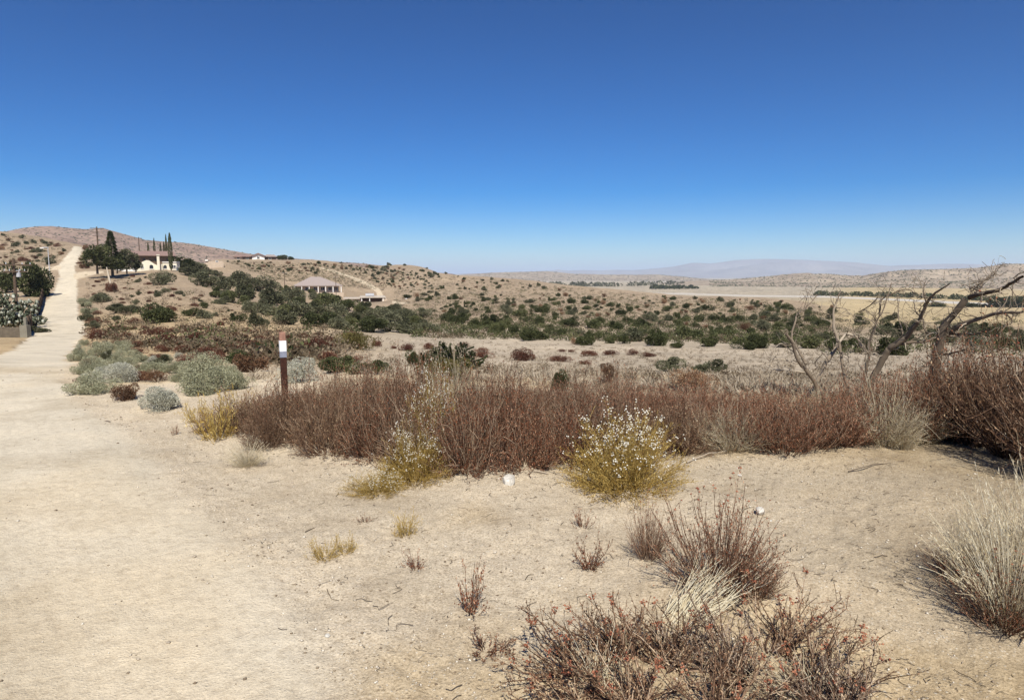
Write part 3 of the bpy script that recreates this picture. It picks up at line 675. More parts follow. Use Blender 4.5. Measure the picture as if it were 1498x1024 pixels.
NM = {'brown': ('buckwheat_shrub', 'brown twiggy shrub'), 'rust': ('buckwheat_shrub', 'rusty red upright shrub'), 'dark': ('buckwheat_shrub', 'dark reddish leafy shrub'),
      'grey': ('buckwheat_shrub', 'grey stemmed dry shrub'), 'wood': ('brush_shrub', 'tall woody brown shrub'), 'olive': ('brush_shrub', 'olive green twiggy shrub'),
      'flower': ('flowering_shrub', 'yellow shrub with white flowers'), 'sprout': ('shrub_seedling', 'small reddish seedling shrub'), 'ytuft': ('yellow_tuft', 'small yellow green tuft'),
      'clump': ('buckwheat_shrub', 'reddish brown open twiggy shrub'), 'straw': ('grass_clump', 'straw coloured dry grass clump')}
def near(kind, px, py, wm, hm, label=None, group=None, lean=None, pos=None, v=None, cat='shrub'):
    x, y, z, d = hit(px, py) if pos is None else (*pos, float(hgt(*pos)), math.hypot(*pos))
    pr = PR[kind]; parts = pr[v if v is not None else rng.integers(len(pr))]
    me = parts[-1][1] if len(parts) == 1 else parts[1][1]
    if me.name not in ZX:
        co = np.zeros(len(me.vertices)*3, np.float32); me.vertices.foreach_get('co', co); co = co.reshape(-1, 3)
        ZX[me.name] = (float(np.percentile(co[:, 2], 97)), float(np.percentile(np.hypot(co[:, 0], co[:, 1]), 96)*2))
    zx, wx = ZX[me.name]
    nm, ds = NM[kind]
    o = bpy.data.objects.new(nm, None); link(o); o.location = (x, y, z-.01); o.empty_display_size = .1
    o.rotation_euler = (0, 0, rng.random()*6.28)
    if lean: o.rotation_euler = (R(lean[0]), R(lean[1]), 0)
    o.scale = (wm/wx, wm/wx, hm/zx)
    for pn, pm in parts:
        c_ = OBJ(pn, pm, o)
        if pn == 'flower_heads': c_['kind'] = 'stuff'
    if cat == 'shrub' and kind == 'straw': cat = 'grass'
    if label: o['label'] = label; o['category'] = cat; o['group'] = group or ('dry shrubs of the brush band' if cat == 'shrub' else 'small plants on the sand')
    else: lab(o, px, py, ds, cat, group or 'dry shrubs of the brush band')
    return o
# the long band of dry shrubs: front edge of the bases, in photo columns
fx = [335, 380, 430, 500, 560, 640, 720, 800, 850, 930, 1000, 1050, 1100, 1180, 1250, 1330, 1400]
fy = [628, 642, 662, 680, 686, 698, 700, 692, 688, 690, 676, 674, 678, 676, 668, 660, 645]
tx = [335, 380, 450, 560, 640, 720, 800, 900, 960, 1000, 1100, 1200, 1300, 1400]   # tops of the band
ty = [612, 574, 562, 557, 552, 560, 566, 562, 572, 578, 582, 580, 566, 552]
BW = [(410, 592)]
def bandkind(px, f):
    r = float(np.clip((fbm(np.array(px/75.), np.array(f*2.2+3), 777, 2)-.5)*2.4+.5+rng.normal()*.13, 0, .999))
    if px < 620: return 'brown' if r < .7 else ('rust' if f > .5 else 'dark')
    if px < 870: return ('grey' if r < .38 else 'rust' if r < .75 else 'brown') if f > .35 else ('dark' if r < .75 else 'brown')
    if px < 1010: return 'rust' if r < .7 else 'brown'
    return 'rust' if r < .68 else ('dark' if r < .8 else 'brown' if r < .93 else 'grey')
for row, f in enumerate((0, .16, .33, .5, .68, .86, 1.0)):
    px = 338+rng.uniform(0, 25)
    while px < 1420:
        y0 = np.interp(px, fx, fy); d0 = hit(px, y0)[3]+.30; dB = 8.6+rng.uniform(-.2, .2)
        if px < 450: dB = 7.8+(px-338)*.008
        d = d0+(dB-d0)*f+rng.uniform(-.12, .12)
        a = float(azel(px, HOR)[0]); X, Y = d*math.sin(a), d*math.cos(a)
        zt = EYE+d*float(azel(px, np.interp(px, tx, ty)+rng.uniform(-4, 10)+(14 if f < .4 else 0))[1])     # line of the tops
        hm = min(zt-float(hgt(X, Y)), (.62, .66, .68, .7, .74, .78, .82)[row])*rng.uniform(.84, 1.1)*(.86+.36*float(fbm(np.array(px/45.), np.array(f*3.), 909, 2)))
        if hm > .18:
            if rng.random() < .05 and f < .7: near('straw', px, y0-60*f, .4, max(hm*.62, .2), pos=(X+.12, Y-.1))
            near(bandkind(px, f), px, y0-60*f, rng.uniform(.7, .95), max(hm, .3), pos=(X, Y))
        px += rng.uniform(.40, .56)*F/d
# skirts of the band at the left and named plants
SPECIAL = [
 ('flower',912,714,1.02,.50,'round yellow shrub full of white flowers in front of the brush'),
 ('flower',630,675,.50,.60,'upright flowering stems at the top of the trailing flowering bush'),
 ('flower',608,702,.60,.38,'densely white flowered bush in the middle of the trailing flowers'),
 ('flower',552,712,.55,.15,'low trailing flowering plant spilling onto the sand, leftmost of the flowers'),
 ('flower',648,660,.34,.62,'thin flowering stems half hidden in the brown brush'),
 ('ytuft',318,642,.5,.42,'yellow green tuft at the left end of the brush'),('ytuft',345,620,.6,.40,'larger yellow green tuft close against the left end of the brush'),('ytuft',290,618,.4,.25,'small ochre tuft beside the whitish sagebrush'),
 ('straw',362,680,.42,.22,'little dry straw tuft at the left foot of the brush'),('brown',385,655,.5,.34,'low purple brown shrub at the foot of the marker post brush'),('brown',300,632,.3,.2,'tiny mauve twiggy shrub left of the yellow tufts'),
 ('clump',1050,862,.74,.46,'open twiggy reddish shrub standing behind the blond grass'),('clump',948,815,.28,.30,'small upright dark red shrub left of the open twiggy one'),('clump',1100,868,.4,.22,'low red twigs right of the open twiggy shrub'),
 ('sprout',852,771,.17,.13,'tiny reddish seedling, upper of the two below the flowering shrub'),('sprout',863,822,.24,.17,'spreading reddish seedling, lower of the two below the flowering shrub'),
 ('ytuft',592,779,.21,.17,'bright yellow green tuft alone on the sand'),('ytuft',474,812,.22,.13,'flat yellow tuft with two lobes, left half'),('ytuft',506,808,.17,.12,'flat yellow tuft with two lobes, right half'),
 ('sprout',608,825,.20,.11,'flat pinkish seedling on the open sand'),('sprout',535,763,.15,.06,'tiniest pinkish seedling on the open sand'),('sprout',688,893,.26,.26,'leaning mauve seedling with tall bare stems'),
 ('sprout',712,940,.28,.08,'thin sprawling dead sprig flat on the sand'),('sprout',256,636,.12,.12,'faint straw seedling at the road shoulder'),
 ('wood',1475,665,1.3,1.05,'tall dense olive brown brush at the right edge'),('wood',1420,648,.9,.85,'woody brown shrub right of the leaning dead tree'),('wood',1560,700,1.3,1.1,'tall brush cut by the right edge of the photo'),
 ('rust',1395,640,.8,.85,'tall rusty shrub beside the woody right hand brush'),
]
for t in SPECIAL:
    near(t[0], t[1], t[2], t[3], t[4], t[5], group='plants of the sand and brush edge', cat={'flower': 'flowering shrub', 'ytuft': 'tuft', 'straw': 'grass', 'sprout': 'seedling'}.get(t[0], 'shrub'))
# straw clump at the right with its dark foot
near('straw', 1475, 902, .70, .60, 'big blond grass clump at the right casting a dark shadow', 'dry grasses', v=0, cat='grass')
near('straw', 1530, 880, .7, .66, 'blond grass clump cut by the right edge of the photo', 'dry grasses', v=1, cat='grass')
near('straw', 1418, 850, .34, .42, 'thin blond grass leaning at the left of the big clump', 'dry grasses', v=1, cat='grass')
near('clump', 1392, 842, .3, .16, 'dark low twigs at the foot of the blond grass clump', 'dry grasses')
near('clump', 1470, 915, .6, .3, 'brown twigs growing through the big blond grass clump', 'dry grasses')
# sprawling foreground shrub: low branches from several crowns
def sprawl(name, seed, px, py, n_, L, ang, label, leafm='leaf_brown', heads=14, up=(.2, .6), stemr=.003, stemm='stem_brown', leaf=(.014, .005), nl=4):
    n = int(n_*.72); r = np.random.default_rng(seed); x, y, z, d = hit(px, py)
    o = bpy.data.objects.new(name, None); link(o); o.location = (x, y, z-.005); o.empty_display_size = .1
    ph = R(ang[0])+(R(ang[1])-R(ang[0]))*r.random(n); K = 8; P = np.zeros((n, K, 3)); P[:, 0, :2] = r.normal(size=(n, 2))*.035
    l = L*(.35+.65*r.random(n)); el = up[0]+(up[1]-up[0])*r.random(n)
    dv = np.stack([np.cos(ph)*np.cos(el), np.sin(ph)*np.cos(el), np.sin(el)], -1)
    for k in range(1, K):
        dv = unit(dv+r.normal(size=dv.shape)*.17+np.array([0, 0, .02])); P[:, k] = P[:, k-1]+dv*(l/(K-1))[:, None]
    P[..., 2] = np.maximum(P[..., 2], .012)
    S = Acc(); S.tubes(P, stemr*np.linspace(1.6, .5, K)[None]*np.ones((n, 1)), r.random(n)**1.3)
    Q = twigs(P, r, 8, .085, .12, 3, 1.0, .45); S.tubes(Q, np.full(Q.shape[:2], stemr*.42), r.random(len(Q))**1.2)
    Lf = Acc(); C, dd = along(Q, r, nl+2, 0, 1); Lf.leaves(C, unit(unit(dd)+r.normal(size=C.shape)*.6), leaf[0]*(.6+.7*r.random(len(C))), leaf[1], np.clip(.18+.8*r.random(len(C)), 0, 1), r)
    C, dd = along(P, r, nl*4, .2, 1); Lf.leaves(C, unit(unit(dd)+r.normal(size=C.shape)*.6), leaf[0], leaf[1], np.clip(.18+.8*r.random(len(C)), 0, 1), r)
    OBJ('stems', S.mesh('stems', M[stemm]), o); OBJ('foliage', Lf.mesh('foliage', M[leafm]), o)
    tips = np.concatenate([P[:, -1], Q[r.permutation(len(Q))[:heads], -1]])[:heads*2]
    k = r.permutation(len(tips))[:heads]
    for t_ in tips[k]:
        h_ = Acc(); c_ = t_+r.normal(size=(9, 3))*.009; h_.blobs(c_, np.full((9, 3), .0065), r.random(9), r)
        OBJ('flower_head', h_.mesh('flower_head', M['head_rust']), o)
    o['label'] = label; o['category'] = 'shrub'; o['group'] = 'sprawling foreground shrubs'
    return o
SPR = 'sprawling_shrub'
sprawl(SPR, 1, 850, 985, 34, .42, (75, 215), 'sprawling shrub reaching left over the sand in the foreground', up=(.05, .6))
sprawl(SPR, 2, 905, 965, 40, .38, (20, 190), 'dense low sprawling shrub with rusty heads, second from the left', 'leaf_brown', 14, (.1, .8))
sprawl(SPR, 3, 985, 975, 46, .40, (10, 170), 'tangled green brown sprawling shrub under the blond grass', up=(.1, .85), heads=10)
sprawl(SPR, 4, 1075, 1000, 46, .42, (15, 150), 'mauve brown sprawling shrub in the bottom centre right', 'leaf_grey', 10, (.05, .75))
sprawl(SPR, 5, 1140, 955, 34, .44, (10, 95), 'sprawling shrub reaching up right with rusty seed heads', 'leaf_brown', 16, (.1, .65))
sprawl(SPR, 6, 1190, 1010, 30, .42, (0, 90), 'low knotty sprawling shrub reaching right along the sand', 'leaf_brown', 8, (.05, .7))
sprawl(SPR, 7, 930, 1040, 44, .36, (0, 180), 'sprawling shrub cut by the bottom edge, left one', 'leaf_brown', 14, (.1, .85))
sprawl(SPR, 8, 1060, 1060, 44, .36, (0, 180), 'sprawling shrub cut by the bottom edge, middle one', 'leaf_brown', 12, (.1, .85))
sprawl(SPR, 9, 1230, 1050, 60, .34, (10, 170), 'matted grey brown shrub cut by the bottom edge, right one', 'leaf_grey', 10, (.1, .8))
sprawl(SPR, 10, 850, 1035, 24, .30, (30, 190), 'thin twiggy sprawling shrub in the bottom left of the group', 'leaf_brown', 6, (.1, .8))
def blond(px, py, n, L, a0, a1, label):
    r = np.random.default_rng(77+n); x, y, z, d = hit(px, py); K = 8
    o = bpy.data.objects.new('blond_grass', None); link(o); o.location = (x, y, z)
    ph = R(a0)+(R(a1)-R(a0))*r.random(n); el = .22+.55*r.random(n); l = L*(.5+.5*r.random(n))
    P = np.zeros((n, K, 3)); P[:, 0, :2] = r.normal(size=(n, 2))*.05
    for k in range(1, K):
        e2 = el-.55*k/K*r.random(n)
        dv = unit(np.stack([np.cos(ph)*np.cos(e2), np.sin(ph)*np.cos(e2), np.sin(e2)], -1)+r.normal(size=(n, 3))*.05); P[:, k] = P[:, k-1]+dv*(l/(K-1))[:, None]
    S = Acc(); S.tubes(P, .0019*np.linspace(1.2, .5, K)[None]*np.ones((n, 1)), .45+.55*r.random(n))
    OBJ('blades', S.mesh('blades', M['straw']), o); o['label'] = label; o['category'] = 'grass'; o['group'] = 'dry grasses'
blond(1000, 905, 150, .46, 15, 62, 'blond grass tuft leaning right through the foreground shrubs')
blond(880, 1010, 40, .30, 60, 130, 'thin straw stalks rising in the lower left of the foreground shrubs')
blond(1195, 1035, 60, .3, 60, 170, 'matted straw stalks at the bottom right of the foreground shrubs')

# ------------------------------------------------------------------ dead trees
def tree_px(cx, cy): return 1100+cx/3.658, 380+cy/3.658
def dead_tree(name, D0, limbs, label, seed, tn):
    """limbs: list of (crop points, start radius m, end radius m, depth slope)"""
    r = np.random.default_rng(seed); o = bpy.data.objects.new(name, None); link(o)
    P0 = None
    for li, (pts, ra, rb_, ds) in enumerate(limbs):
        Q = []; m_ = len(pts)
        for i, (cx, cy) in enumerate(pts):
            px, py = tree_px(cx, cy); a, e = azel(px, py); dd = D0+ds*i/max(1, m_-1)
            Q.append((dd*math.sin(a), dd*math.cos(a), EYE+dd*float(e)))
        Q = np.array(Q)
        if li == 0:
            gx, gy = Q[0, 0], Q[0, 1]; gz = float(hgt(gx, gy)); o.location = (gx, gy, gz); P0 = np.array([gx, gy, gz])
            Q = np.concatenate([[[gx+.04, gy, gz-.05]], Q])
        n = (len(Q)-1)*6+1; t = np.linspace(0, len(Q)-1, n); i = np.clip(t.astype(int), 0, len(Q)-2); f = (t-i)[:, None]
        pm = np.concatenate([[2*Q[0]-Q[1]], Q, [2*Q[-1]-Q[-2]]]); a0, a1, a2, a3 = pm[i], pm[i+1], pm[i+2], pm[i+3]
        S_ = .5*(2*a1+(a2-a0)*f+(2*a0-5*a1+4*a2-a3)*f*f+(3*a1-a0-3*a2+a3)*f**3)
        S_ = S_+np.cumsum(r.normal(size=S_.shape)*.0035, 0)*np.array([1, 1, 1]); S_ -= P0
        rad = (ra+(rb_-ra)*np.linspace(0, 1, n)**.85)*.95*(1+.08*np.interp(np.arange(n), np.arange(0, n+4, 4), r.normal(size=len(np.arange(0, n+4, 4)))))
        A_ = Acc(); A_.tubes(S_[None], rad[None], tn[0]+tn[1]*r.random(), 8)
        # small crooked side twigs
        K = 6; nt_ = int(3+n*.5); st = r.integers(2, n-1, nt_); T_ = np.zeros((nt_, K, 3)); T_[:, 0] = S_[st]
        dv = unit(S_[np.minimum(st+1, n-1)]-S_[st-1]); dv = unit(dv*.5+r.normal(size=dv.shape)*.8+np.array([0, 0, .12])); ll = .07+.25*r.random(nt_)**1.5
        if li == 0: ll *= .7
        for k in range(1, K):
            dv = unit(dv+r.normal(size=dv.shape)*.42); T_[:, k] = T_[:, k-1]+dv*(ll/(K-1))[:, None]
        A_.tubes(T_, np.minimum(rad[st]*.5, .009)[:, None]*np.linspace(1, .3, K)[None], .1+.8*r.random(nt_), 4)
        T2 = twigs(T_, r, 2, .12, .3, 4, 1.2, .1); A_.tubes(T2, np.full(T2.shape[:2], .0028), .1+.8*r.random(len(T2)), 3)
        OBJ('trunk' if li == 0 else 'branch', A_.mesh('trunk' if li == 0 else 'branch', M['deadwood'], True), o)
    o['label'] = label; o['category'] = 'dead tree'; o['group'] = 'bare dead trees behind the brush'
dead_tree('dead_tree', 10.2, [
 ([(345,665),(300,590),(255,520),(230,440),(200,380)], .035, .018, -.3),
 ([(290,560),(245,480),(215,420),(235,330),(250,295),(320,240),(355,200)], .022, .006, .4),
 ([(300,605),(200,600),(130,590),(108,560),(128,532),(190,532),(262,552)], .013, .007, .3),
 ([(350,650),(400,540),(440,480),(462,440)], .03, .022, .3),
 ([(462,440),(446,350),(445,270),(468,200),(484,158)], .026, .006, .5),
 ([(462,440),(482,540),(505,640),(530,730)], .022, .026, -.2),
 ([(240,500),(200,470),(165,450),(130,470)], .010, .004, -.4),
 ([(410,540),(380,500),(355,540),(345,575)], .008, .004, .3),
 ([(305,235),(300,190),(310,160)], .005, .003, .1),
 ([(462,445),(500,400),(560,420),(610,490),(625,500)], .018, .012, .3)], 'bare pale dead tree, leftmost of the dead trees, with looping low branch', 5, (.35, .6))
dead_tree('dead_tree', 9.9, [
 ([(635,675),(690,570),(725,500),(750,470),(820,425)], .055, .038, -.1),
 ([(820,425),(885,330),(925,240),(965,190),(1055,125)], .036, .007, -.5),
 ([(735,480),(800,440),(930,430),(1000,405),(1110,402)], .024, .010, .4),
 ([(595,760),(602,660),(625,500),(630,430),(665,350),(690,290),(700,215),(770,175),(830,160),(890,190)], .022, .005, .4),
 ([(812,420),(800,350),(785,280),(782,190)], .012, .005, .2),
 ([(935,240),(918,160),(928,118)], .011, .004, .1),
 ([(965,400),(925,380),(915,320),(890,290),(880,225)], .013, .006, .3),
 ([(635,430),(655,340),(560,290),(530,310)], .009, .005, -.3),
 ([(600,460),(620,500),(580,440),(540,400)], .01, .006, -.2),
 ([(570,280),(630,240),(655,205)], .009, .004, -.2),
 ([(690,300),(735,180),(745,135)], .010, .003, .3)], 'grey dead tree with forked leaning trunk, middle of the dead trees', 6, (.15, .6))
dead_tree('dead_tree', 9.3, [
 ([(985,560),(1010,450),(1050,345),(1110,270),(1170,200)], .07, .04, -.2),
 ([(1170,200),(1240,170),(1350,145),(1460,82)], .034, .012, -.7),
 ([(1165,205),(1225,155),(1262,105),(1305,70)], .022, .006, .3),
 ([(1035,400),(1120,345),(1230,305),(1340,272),(1460,268)], .042, .012, -.5),
 ([(1010,510),(1070,505),(1135,495)], .014, .008, -.3),
 ([(1000,500),(950,560),(880,605),(850,660)], .022, .014, -.5),
 ([(1045,400),(1150,402),(1240,392),(1300,372)], .016, .006, -.5),
 ([(1230,170),(1180,150),(1170,180),(1200,145),(1265,90)], .010, .005, .2),
 ([(1265,105),(1262,95),(1300,72),(1308,48)], .006, .003, .1),
 ([(1330,275),(1380,310),(1400,345),(1360,355)], .010, .005, -.3)], 'largest dead tree leaning right, its trunk dark brown', 7, (0, .45))

# ------------------------------------------------------------------ solid-shape helper
class MB:
    def __init__(s): s.v = []; s.f = []
    def box(s, x0, x1, y0, y1, z0, z1, rz=0, o=(0, 0, 0)):
        b = len(s.v); c_, sn = math.cos(rz), math.sin(rz)
        for x in (x0, x1):
            for y in (y0, y1):
                for z in (z0, z1): s.v.append((x*c_-y*sn+o[0], x*sn+y*c_+o[1], z+o[2]))
        s.f += [tuple(b+i for i in q) for q in ((0,1,3,2),(4,6,7,5),(0,4,5,1),(2,3,7,6),(0,2,6,4),(1,5,7,3))]; return s
    def prism(s, pts, y0, y1):
        """outline in the x-z plane pushed from y0 to y1"""
        b = len(s.v); n = len(pts)
        s.v += [(x, y0, z) for x, z in pts]+[(x, y1, z) for x, z in pts]
        s.f += [tuple(b+i for i in range(n)), tuple(b+n+i for i in range(n-1, -1, -1))]
        s.f += [(b+i, b+n+i, b+n+(i+1) % n, b+(i+1) % n) for i in range(n)]; return s
    def hip(s, x0, x1, y0, y1, z0, z1, rx0, rx1, th=.15):
        b = len(s.v); ym = (y0+y1)/2
        s.v += [(x0,y0,z0),(x1,y0,z0),(x1,y1,z0),(x0,y1,z0),(x0,y0,z0+th),(x1,y0,z0+th),(x1,y1,z0+th),(x0,y1,z0+th),(rx0,ym,z1),(rx1,ym,z1)]
        s.f += [tuple(b+i for i in q) for q in ((3,2,1,0),(0,1,5,4),(1,2,6,5),(2,3,7,6),(3,0,4,7),(4,5,9,8),(5,6,9),(6,7,8,9),(7,4,8))]; return s
    def cyl(s, x, y, z0, z1, r0, r1=None, n=10):
        r1 = r0 if r1 is None else r1; b = len(s.v)
        for i in range(n):
            a = 2*math.pi*i/n; s.v += [(x+r0*math.cos(a), y+r0*math.sin(a), z0), (x+r1*math.cos(a), y+r1*math.sin(a), z1)]
        s.f += [(b+2*i, b+2*((i+1) % n), b+2*((i+1) % n)+1, b+2*i+1) for i in range(n)]
        s.f += [tuple(b+2*i for i in range(n-1, -1, -1)), tuple(b+2*i+1 for i in range(n))]; return s
    def build(s, name, m, parent=None, bevel=0, loc=None, rz=0):
        me = bpy.data.meshes.new(name); me.from_pydata(s.v, [], s.f); me.update(); me.materials.append(m)
        o = OBJ(name, me, parent, loc, rz)
        if bevel: md = o.modifiers.new('b', 'BEVEL'); md.width = bevel; md.segments = 2
        return o
def thing(name, loc, rz, label, cat, group=None):
    o = bpy.data.objects.new(name, None); link(o); o.location = loc; o.rotation_euler.z = rz; o['label'] = label; o['category'] = cat
    if group: o['group'] = group
    return o
def face(loc): return -math.atan2(loc[0], loc[1])    # turns local -Y towards the camera

# ------------------------------------------------------------------ marker post
M['wood_red'] = plain('painted brown wood', (.055, .024, .016), .75, .35, 25, bump=.002)
M['wood_top'] = plain('faded pink wood', (.33, .18, .13), .85, .3, 20, bump=.002)
M['white'] = plain('white sticker', (.82, .83, .85), .5, .04, 30)
M['greyblue'] = plain('grey blue sticker', (.25, .26, .32), .5, .2, 60)
pd = 9.0; x, y, z = at(411, pd); ztop = EYE+pd*float(azel(411, 486)[1])
pt = thing('marker_post', (x, y, z), face((x, y))+.12, 'dark brown wooden post with white and grey bands standing in the brush', 'post')
pt.rotation_euler.y = R(-.6)
H_ = ztop-z; s_ = .037
zb = [-.3, H_*.715, H_*.78, H_*.865, H_]
def band(name, z0, z1, e, m, bev=.003): return MB().box(-s_-e, s_+e, -s_-e, s_+e, z0, z1).build(name, m, pt, bev)
band('post_shaft', -.3, H_-.11, 0, M['wood_red']); band('post_top', H_-.11, H_, 0, M['wood_top'], .006)
band('grey_band', H_-.315, H_-.24, .003, M['greyblue'], .001); band('white_band', H_-.24, H_-.105, .003, M['white'], .001)

# ------------------------------------------------------------------ rocks and litter
M['rock_w'] = plain('white rock', (.56, .53, .47), .9, .3, 30, bump=.004)
M['rock_t'] = plain('tan rock', (.36, .30, .23), .9, .35, 40, bump=.003)
def rock(name, px, py, sz, m, label, cat='rock', seed=0, sq=(1, .8, .6)):
    r = np.random.default_rng(seed); x, y, z, d = hit(px, py)
    import bmesh
    bm = bmesh.new(); bmesh.ops.create_icosphere(bm, subdivisions=3, radius=1)
    pl_ = [(unit(r.normal(size=3)), .55+.3*r.random()) for _ in range(9)]
    for v in bm.verts:
        p = np.array(v.co)
        for nn, dd in pl_:
            q = p@nn
            if q > dd: p = p-nn*(q-dd)*.9
        p = p*(1+.12*(float(fbm(np.array(p[0]*2+5), np.array(p[1]*2+p[2]*2), seed))-.5))
        v.co = p*np.array(sq)*sz
    me = bpy.data.meshes.new(name); bm.to_mesh(me); bm.free(); me.materials.append(m)
    tag(OBJ(name, me, None, (x, y, z+sz*sq[2]*.45), r.random()*6), label, cat); return x, y, z, d
rock('white_rock', 745, 707, .075, M['rock_w'], 'crumpled whitish rock lying at the foot of the brush', seed=3, sq=(1.1, .8, .7))
rock('white_rock', 480, 931, .017, M['rock_w'], 'little white stone on the open sand beside the road', seed=4)
rock('white_rock', 1128, 762, .012, M['rock_w'], 'white chip right beside the pitted white rock', seed=14)
rock('white_rock', 1082, 693, .02, M['rock_w'], 'white stone at the brush foot right of the flowering shrub', seed=15)
x, y, z, d = rock('pitted_rock', 1112, 752, .046, M['rock_w'], 'pitted white rock alone on the sand behind the twiggy shrub', seed=5, sq=(1.15, .9, .75))
rock('dark_stone', 157, 614, .03, M['bark'], 'dark clod lying on the road shoulder', seed=6, sq=(1.8, .6, .3))
for i, (px, py, s_z) in enumerate([(232,700,.012),(284,815,.015),(297,848,.010),(203,725,.009),(453,742,.014),(428,707,.012),(246,940,.012),(372,711,.014)]):
    rock('tan_stone', px, py, s_z, M['rock_t'], ['tan pebble by the road rut', 'flat grey pebble in the sandy road', 'rounded dark pebble in the road', 'small chip on the road edge', 'brown pebble on the gravelly shoulder', 'grey pebble near the brush', 'pale pebble low in the road', 'dark pebble below the straw tuft'][i]+', '+['above','below','left of','right of'][i % 4]+' the '+['middle rut','road crown','shoulder gravel','seedlings'][i % 4], seed=20+i)
G = Acc(); n = 30000; dd = 2.3+15*rng.random(n)**1.5; aa = rng.uniform(-.75, .75, n); X = dd*np.sin(aa); Y = dd*np.cos(aa); dd_ = dd
_px, _py = project(X, Y, hgt(X, Y)); edge = np.exp(-((_px-np.interp(_py, roadpy, roadR)-10)/55.)**2)
keep = rng.random(n) < (.2+.8*sstep(.47, .64, fbm(X*1.3, Y*1.3, 303))+.9*edge)*(1-.62*roadmask(X, Y, hgt(X, Y))); X, Y = X[keep], Y[keep]; n = len(X); Z = hgt(X, Y)
s = (.0026+.0105*rng.random(n)**4)*(.7+dd_[keep]*.07)
G.blobs(np.stack([X, Y, Z+s*.2], -1), np.stack([s, s*.8, s*.6], -1), np.where(rng.random(n) < .6, .6+.4*rng.random(n), .1+.4*rng.random(n)))
M['gravel'] = plant_mat('gravel', [(0, (.13, .09, .06)), (.5, (.34, .27, .19)), (1, (.68, .62, .52))], 0)
tag(OBJ('gravel', G.mesh('gravel', M['gravel'])), 'loose gravel and grit strewn over the sand', 'gravel', kind='stuff')
G = Acc(); n = 9000; dd = 2.4+9*rng.random(n)**1.1; aa = rng.uniform(-.45, .78, n); X = dd*np.sin(aa); Y = dd*np.cos(aa)
PXl, PYl = project(X, Y, hgt(X, Y)); fy_ = np.interp(PXl, fx, fy); nearb = np.exp(-np.abs(PYl-fy_)/22.)
keep = rng.random(n) < np.clip((.12+.9*nearb+.9*sstep(800, 1150, PXl)*sstep(.42, .58, fbm(X*2, Y*2, 404)))*(1-roadmask(X, Y, hgt(X, Y))), 0, 1)
X, Y = X[keep], Y[keep]; n = len(X); ph = rng.random(n)*6.28; l = .012+.09*rng.random(n)**3
K = 4; P = np.zeros((n, K, 3))
for k in range(K):
    P[:, k, 0] = X+np.cos(ph)*l*k/3; P[:, k, 1] = Y+np.sin(ph)*l*k/3; ph = ph+rng.normal(size=n)*.4
P[..., 2] = hgt(P[..., 0], P[..., 1])+.003+rng.random((n, K))*.006
G.tubes(P, np.full((n, K), .0013)*(.6+rng.random((n, 1))), np.where(rng.random(n) < .6, .35*rng.random(n), .4+.6*rng.random(n)))
tag(OBJ('dry_litter', G.mesh('dry_litter', M['deadwood'])), 'broken twigs and dry litter on the sand below the brush', 'litter', kind='stuff')
def stick(name, pts, r0, label, t=.8):
    H = hits([p[0] for p in pts], [p[1] for p in pts]); P = H[:, :3].copy(); P[:, 2] += r0+np.array([p[2] if len(p) > 2 else 0 for p in pts])
    o_ = P[0].copy(); n = (len(P)-1)*5+1; t_ = np.linspace(0, len(P)-1, n); Q = np.stack([np.interp(t_, range(len(P)), P[:, k]) for k in range(3)], -1)-o_
    Q += np.cumsum(np.random.default_rng(len(pts)).normal(size=Q.shape)*r0*.4, 0)
    A_ = Acc(); A_.tubes(Q[None], (r0*np.linspace(1, .45, n))[None], t, 6)
    tag(OBJ(name, A_.mesh(name, M['deadwood'], True), None, o_), label, 'stick')
stick('dead_stick', [(672,665,.16),(700,655,.22),(735,648,.25)], .007, 'bleached stick caught in the dark red brush')
stick('dead_stick', [(782,692),(805,696)], .009, 'pale stick on the sand edge right of the white rock')
stick('dead_stick', [(1003,674),(1035,668,.04),(1062,664,.02)], .008, 'pale fallen branch at the brush foot right of the flowering shrub')
stick('dead_stick', [(845,700),(862,712),(885,718),(902,728)], .007, 'twisted stem shadow modelled as a dark stick under the flowering shrub', .1)  # shadow of the shrub's stems, built as a dark stick on the sand
stick('dead_stick', [(835,708),(858,722),(878,715)], .006, 'stem shadow modelled as a dark stick at the left foot of the flowering shrub', .05)  # second stem shadow given solid dark form
stick('dead_stick', [(446,776),(470,768),(480,765)], .003, 'thin twig lying above the yellow tuft', .3)
stick('dead_stick', [(478,862),(484,875),(495,872)], .003, 'bent twig lying on the open sand', .3)
stick('dead_stick', [(1240,690),(1275,684,.02),(1320,680)], .006, 'brown stick on the sand below the right brush', .3)

#@@PART3
# ------------------------------------------------------------------ buildings and their neighbours
M['cream'] = plain('cream stucco', (.74, .68, .54), .9, .06, .8)
M['white_wall'] = plain('white stucco', (.80, .76, .70), .9, .05, .8)
M['tan_wall'] = plain('tan stucco', (.50, .40, .30), .9, .1, .8)
M['roofing'] = plain('pale roofing', (.50, .44, .37), .9, .15, .7); M['tile'] = plain('pinkish clay tile', (.26, .175, .15), .85, .25, 6)
M['purple_tile'] = plain('mauve roof tile', (.33, .275, .25), .85, .15, 5)
M['darkw'] = plain('dark boards and painted shade', (.12, .085, .065), .9, .3, 3)  # dark wood tone; also carries the painted porch shade of the cream house
M['glass'] = plain('window glass', (.03, .035, .045), .15, .1, 2)
M['pole'] = plain('weathered pole', (.12, .085, .06), .9, .35, 8)
M['metal'] = plain('grey metal', (.55, .55, .56), .5, .1, 4, metal=.3)
